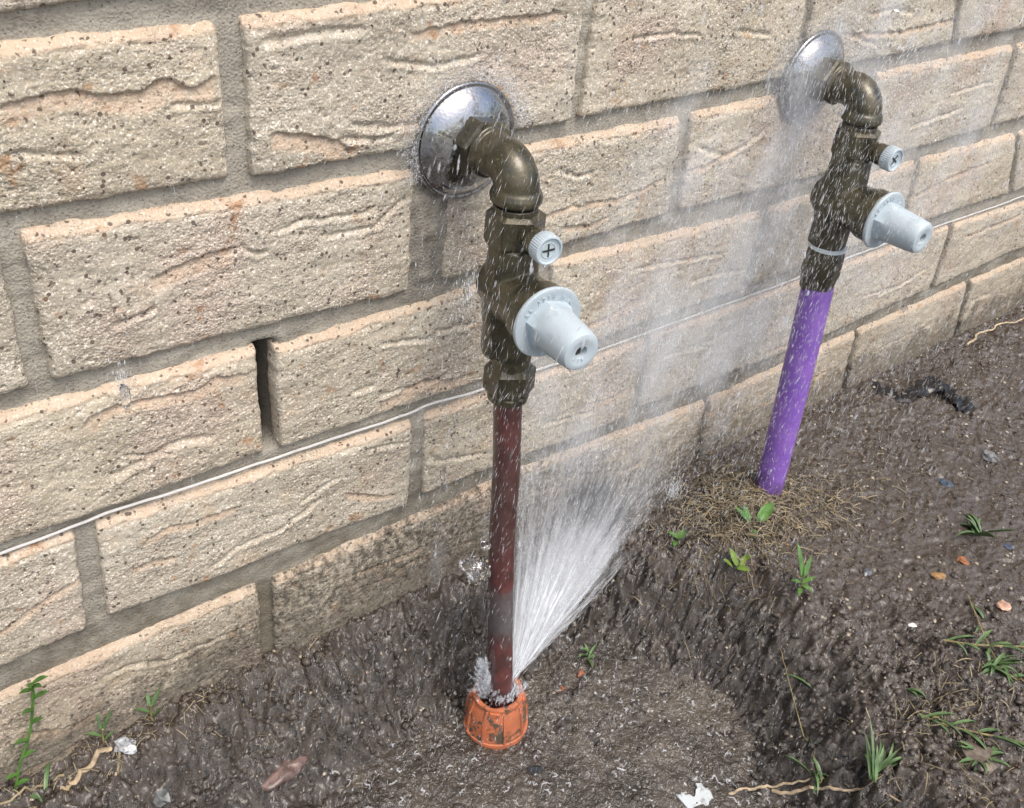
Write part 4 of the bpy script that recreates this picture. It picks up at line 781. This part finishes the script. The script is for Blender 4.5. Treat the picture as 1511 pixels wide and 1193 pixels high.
r = np.random.default_rng(21)
FAN = [(0., (196, -30, -255)), (.2, (224, -22, -255)), (.45, (272, -20, -280)), (.7, (330, -20, -312)), (.9, (385, -20, -350)), (1., (410, -20, -366))]
fs = np.array([a for a, b in FAN]); fp = np.array([b for a, b in FAN], float)
def fan_dir(s, jit=.02):
    T = np.stack([np.interp(s, fs, fp[:, k]) for k in range(3)], 1); D = T-NOZ; L = np.linalg.norm(D, axis=1); D = unit(D/L[:, None]+r.normal(0, jit, D.shape)); return D, L
# the fan itself: wide soft sheets of water at the nozzle, torn into threads farther out
def srand(n): return np.clip(np.where(r.random(n) < .7, r.normal(.74, .17, n), r.uniform(.05, 1, n)), 0, 1)
n = 900; s = srand(n); D, L = fan_dir(s, .020); t = r.random(n)**1.4*.72
j1 = streaks('water_jet', NOZ+D*(t*L)[:, None]+r.normal(0, 1, (n, 3))*1.2, D, r.uniform(40, 110, n), (.9+5.5*t+1.5*r.random(n)), PUFFM, 'fan of white pressurised water spraying from the orange cap against the wall', op=r.uniform(.10, .36, n)*np.clip(1.12-2.0*t, .03, 1)*(.25+.85*s), sides=6); j1['category'] = 'water jet'
n = 8000; s = srand(n); D, L = fan_dir(s, .024); t = r.random(n)**1.35*.95
ln = r.uniform(14, 60, n)*(.5+.6*t); P = NOZ+D*(t*L)[:, None]+r.normal(0, 1, (n, 3))*np.array([1.6, 2.2, 1.2])*(.6+1.6*t)[:, None]
streaks('water_jet_threads', P, D, ln, (.16+.34*r.random(n)**2)*(.9+.5*t), SPRAYM, 'fine bright threads in the water fan', op=.62*r.uniform(.12, .95, n)**1.6*np.clip(1.2-t*(1.5-.4*s), .05, 1)*(.35+.65*s))
n = 420; s = np.clip(r.normal(.6, .16, n), 0, 1); D, L = fan_dir(s, .02); t = r.random(n)**1.8*.3
streaks('water_jet_core', NOZ+D*(t*L)[:, None]+r.normal(0, 1.0, (n, 3)), D, r.uniform(25, 75, n), .7+1.6*r.random(n)+2*t, PUFFM, 'solid white root of the water fan beside the pipe', op=r.uniform(.3, .75, n), sides=6)
# low outer thread
n = 420; T = np.array([352, -55, -392.])-NOZ; D = unit(unit(T)[None]+r.normal(0, .016, (n, 3))); t = r.random(n)
streaks('water_thread', NOZ+D*(t*150)[:, None]+r.normal(0, .7, (n, 3)), D, r.uniform(12, 50, n), .12+.25*r.random(n)**2, SPRAYM, 'thin low thread of water leaving the cap to the right', op=r.uniform(.15, .7, n)*(1.1-.8*t))
# torn continuation of the fan up the wall
n = 6500; s = r.uniform(0, 1, n); D, L = fan_dir(s, .07); t = .35+r.random(n)**.8*.95; P = NOZ+D*(t*L)[:, None]; P[:, 1] = np.minimum(P[:, 1], -4-r.random(n)*12)
D = unit(D+r.normal(0, .18, D.shape)); streaks('spray_streaks', P, D, r.uniform(3, 18, n), .12+.22*r.random(n)**2, SPRAYM, 'torn droplets at the upper edge of the water fan', op=r.uniform(.05, .6, n)**1.5)
# spray rebounding everywhere to the upper right
def cloud(n, cx, cz, sx, sz, y0, y1, lean, spread, l0, l1, r0, r1, label, shear=0.):
    x = r.normal(cx, sx, n); z = r.normal(cz, sz, n); x = x+shear*(z-cz); y = -(y0+(y1-y0)*r.random(n)**1.3); keep = (z > -395) & (x > -300); x, y, z = x[keep], y[keep], z[keep]; m = len(x)
    D = unit(np.stack([r.normal(lean, spread, m), r.normal(0, spread, m), np.full(m, 1.)], 1)); P = np.stack([x, y, z], 1); L = np.clip(l0+r.exponential((l1-l0)*.38, m), l0, l1*2.2)
    return streaks('spray_streaks', P-D*L[:, None]*.5, D, L, r0+(r1-r0)*r.random(m)**2.5, SPRAYM, label, op=np.where(r.random(m) < .035, r.uniform(.6, 1., m), r.uniform(.1, .95, m)**1.4))
cloud(14000, 480, -60, 110, 120, 12, 150, .12, .16, 3, 13, .12, .30, 'fine spray falling around the far valve')
cloud(5000, 150, -90, 55, 110, 60, 190, .30, .14, 4, 12, .10, .24, 'fine spray streaking past the near valve')
cloud(11000, 330, -180, 110, 140, 10, 140, .25, .22, 3, 13, .12, .30, 'fine spray between the two pipes')
cloud(10000, 560, -260, 220, 120, 8, 200, .14, .18, 3, 11, .12, .30, 'fine spray over the soil and wall at right')
cloud(6000, 800, 0, 240, 160, 8, 160, .12, .2, 3, 11, .12, .30, 'thin spray over the far bricks')
cloud(1500, 60, -430, 120, 30, 20, 140, .05, .12, 3, 11, .12, .30, 'drops falling into the trench')
cloud(520, -40, 20, 130, 110, 20, 160, .02, .08, 4, 14, .08, .2, 'sparse falling drops in front of the left bricks')
n = 4600; x = r.uniform(-60, 420, n); y = r.uniform(-290, -15, n); z = ground_z(x, y)+r.uniform(2, 50, n)**1.0; D = unit(np.stack([r.normal(.25, .15, n), r.normal(0, .15, n), np.ones(n)], 1))
streaks('spray_streaks', np.stack([x, y, z], 1), D, r.uniform(2, 8, n), .08+.22*r.random(n)**2.5, SPRAYM, 'fine streaks of rain-like spray over the trench')
# soft puffs of mist hanging between the pipes and the wall
def mist(n, cx, cz, sx, sz, o0, o1, label):
    x = r.normal(cx, sx, n); z = r.normal(cz, sz, n); y = -r.uniform(8, 36, n); keep = z > -385; x, y, z = x[keep], y[keep], z[keep]; m = len(x)
    D = unit(np.stack([r.normal(.35, .2, m), r.normal(0, .05, m), np.ones(m)], 1)); L = r.uniform(60, 150, m); streaks('mist', np.stack([x, y, z], 1)-D*L[:, None]*.5, D, L, r.uniform(9, 24, m), PUFFM, label, op=r.uniform(o0, o1, m), sides=8)
mist(90, 330, -190, 75, 90, .03, .085, 'soft pale mist drifting up the wall above the water fan')
mist(60, 720, -60, 120, 120, .02, .06, 'faint mist over the bricks right of the far valve')
mist(110, 500, -110, 95, 100, .025, .08, 'soft pale mist behind the far valve')
n = 420; x = r.uniform(60, 900, n); z = r.uniform(-380, 160, n); D = unit(np.stack([r.normal(.12, .12, n), r.normal(0, .1, n), np.ones(n)], 1))
streaks('spray_streaks', np.stack([x, -r.uniform(10, 190, n), z], 1), D, r.uniform(3, 13, n), r.uniform(.5, 1.5, n), PUFFM, 'larger soft drops blurred by their fall', op=r.uniform(.12, .5, n), sides=6)
# splash crown round the chrome roses, where the spray hits the wall
for X0, nn in ((147, 2600), (495, 900)):
    a = r.uniform(.1, 3.6, nn) if X0 == 147 else r.uniform(.2, 3.4, nn); rad = 38+np.abs(r.normal(0, 7, nn)); P = np.stack([X0+rad*np.cos(a), -2-r.random(nn)*6, 5.6+rad*np.sin(a)], 1)
    D = unit(np.stack([np.cos(a), -.6+0*a, np.sin(a)], 1)+r.normal(0, .5, (nn, 3))); streaks('splash_crown', P, D, r.uniform(.8, 4, nn), .15+.3*r.random(nn)**2, SPRAYM, 'white splash fringe along the upper rim of the %s chrome flange' % ('near' if X0 == 147 else 'far'), op=r.uniform(.15, .95, nn))
# froth to the left of the pipe, and the clear film up its left side
n = 520; u_ = r.random(n); c = np.array([131, -98, -424])+np.outer(u_, [0, 4, 34]); P = c+r.normal(0, 1, (n, 3))*np.array([4.2, 4, 3])*(1.1-.75*u_)[:, None]
D = unit(np.stack([r.normal(-.3, .4, n), r.normal(0, .3, n), np.ones(n)], 1)); streaks('froth', P, D, r.uniform(2, 9, n), 1.+1.8*r.random(n)**2, PUFFM, 'white froth boiling up left of the pipe inside the cap', op=r.uniform(.08, .36, n), sides=6)
n = 500; P = np.array([150, -108, -427])+r.normal(0, 1, (n, 3))*np.array([7, 4, 2]); D = unit(np.stack([r.normal(.2, .4, n), r.normal(0, .3, n), np.ones(n)], 1)); streaks('froth', P, D, r.uniform(2, 7, n), .4+1.2*r.random(n)**2, PUFFM, 'white froth at the mouth of the orange cap', op=r.uniform(.1, .5, n), sides=6)
def blob(name, C0, r0, label, seed, stretch=(1, 1, 1), sub=4, amp=.35, cat='splash', parent=None):
    bm = bmesh.new(); bmesh.ops.create_icosphere(bm, subdivisions=sub, radius=1); V = np.array([v.co for v in bm.verts]); F = [tuple(v.index for v in f.verts) for f in bm.faces]; bm.free()
    n_ = amp*fbm(V[:, 0]*1.5+V[:, 2]*.7+seed, V[:, 1]*1.5-V[:, 2]*.9, seed, 3); V = V*(1+n_)[:, None]*r0*np.array(stretch)+np.array(C0)
    o = shell(name, [(V, F)], C0, GLASS, None, 80); return tag(o, label, cat)
P = curve([(134.5, -100, -424), (131, -94, -390), (130, -90, -360), (134, -88, -335), (131.5, -86, -310), (128, -84, -290)], 60); rad = 1.6+.9*perlin(np.arange(60)/4., np.zeros(60), 2)+.8*perlin(np.arange(60)/1.7, np.zeros(60), 3)
parts = [tube_vf(P, np.clip(rad, .6, 5), 14)]
rb = np.random.default_rng(5)
for k in range(16):
    c = np.array([122, -84, -288])+rb.normal(0, 1, 3)*np.array([6, 4, 7]); V, F = rock_vf(c, rb.uniform(1.5, 5.0), 200+k, .9, 2); parts.append((V, F))
tag(shell('water_splash', parts, (122, -84, -288), GLASS, None, 80, remesh=.55, smooth_it=2), 'clear ragged splash clinging to the left side of the red brown pipe', 'splash')
P = curve([(157, -89, -330), (158.5, -84, -290), (157.5, -82, -262), (157.5, -80, -235)], 40); V, F = tube_vf(P, np.clip(.9+.9*perlin(np.arange(40)/1.6, np.zeros(40), 2), .3, 3), 10)
tag(shell('water_trickle', [(V, F)], P[0], GLASS), 'beaded trickle of clear water along the right edge of the pipe', 'splash')
DROPS = ['round clear drop in front of the topmost bricks right of the far chrome flange', 'clear drop on the lower half of the purple pipe', 'tall clear drop before the brick joint left of the red brown pipe',
    'clear drop in front of the bricks right of the far elbow', 'round clear drop right of the purple pipe below the white cord', 'small round drop just left of the near elbow', 'long clear drop above the black plastic strip',
    'long streaking drop in front of the left bricks inside the white gout', 'clear drop under the far grey knob', 'small drop beside the white gout left of the near valve', 'clear drop above the level soil right of the purple pipe',
    'clear drop left of the red brown pipe just under the tall one', 'long drop where the water fan meets the straw mound', 'long drop above the straw mound next to the purple pipe']
for k, (c, q, st) in enumerate([((492, -60, 70), 3.2, 1), ((515, -60, -359), 2.6, 1.6), ((104, -60, -207), 2.2, 2.6), ((621, -60, -45), 2.2, 1), ((677, -60, -234), 3.2, 1.2), ((110, -60, -18), 1.8, 1), ((657, -60, -395), 3.4, 1.6), ((-97, -60, -69), 2.6, 3.0), ((640, -60, -150), 2.6, 1.3), ((112, -60, -64), 1.8, 2.2), ((690, -50, -330), 2.6, 2), ((100, -60, -255), 2.4, 1.5), ((420, -60, -330), 2.6, 3), ((450, -60, -350), 3, 2)]):
    blob('water_drop', c, q, DROPS[k], 60+k, (1, 1, st), 2, .25, 'water drop')['group'] = 'large falling water drops'
# bursts of foam caught in mid air
for k, (c, sx, sz, ln_, n, lab) in enumerate([((-97, -60, -64), 2.2, 7, 7, 90, 'white falling gout of water in front of the left bricks'), ((395, -40, -372), 6, 8, 9, 260, 'white burst of water where the fan meets the ground by the straw'), ((106, -70, -62), 4, 9, 8, 130, 'white gout of water falling just left of the near valve'), ((452, -70, -182), 3, 5, 7, 110, 'white burst of water just left of the purple pipe top'), ((570, -30, 20), 16, 9, 12, 120, 'faint slanting puff of spray right of the far elbow')]):
    P = np.array(c)+r.normal(0, 1, (n, 3))*np.array([sx, 2.5, sz]); D = unit(np.stack([r.normal(.05 if k != 4 else .9, .1, n), r.normal(0, .1, n), np.ones(n)], 1)); streaks('water_burst', P, D, r.uniform(.4, 1, n)*ln_, .1+.35*r.random(n)**2, SPRAYM, lab)
# white arcs standing in for sky glints on ripples where drops strike
VV = []; FF = []; o_ = 0; rc = np.random.default_rng(77)
for k in range(420):
    x_, y_ = rc.uniform(0, 330), rc.uniform(-300, -45); zz = max(-464.0, float(gz(x_, y_))) ; rr = rc.uniform(.8, 4.5); a0 = rc.uniform(0, 6.28); a = a0+np.linspace(0, rc.uniform(.4, 2.6), 9)
    if zz > -452: continue
    rad = rr*(1+.7*perlin(np.arange(9)/2.5, np.full(9, k*1.3), 5)); V, F = tube_vf(np.stack([x_+rad*np.cos(a), y_+rad*np.sin(a), zz+.8+.8*np.sin(np.linspace(0, 3.1, 9))], 1), rc.uniform(.25, .95)*np.sin(np.linspace(.25, 2.9, 9)), 5, caps=False)
    VV.append(V); FF.append(np.array(F)+o_); o_ += len(V)
me = mesh_np('glint_crescents', np.concatenate(VV)*S, np.concatenate(FF)); a = np.ones((o_, 4)); a[:, :3] = .34; set_attr(me, 'thick', a)
o = link('glint_crescents', me, mat=SPRAYM); o['kind'] = 'stuff'; o['label'] = 'painted pale crescent glints on ripples where drops strike the muddy water'
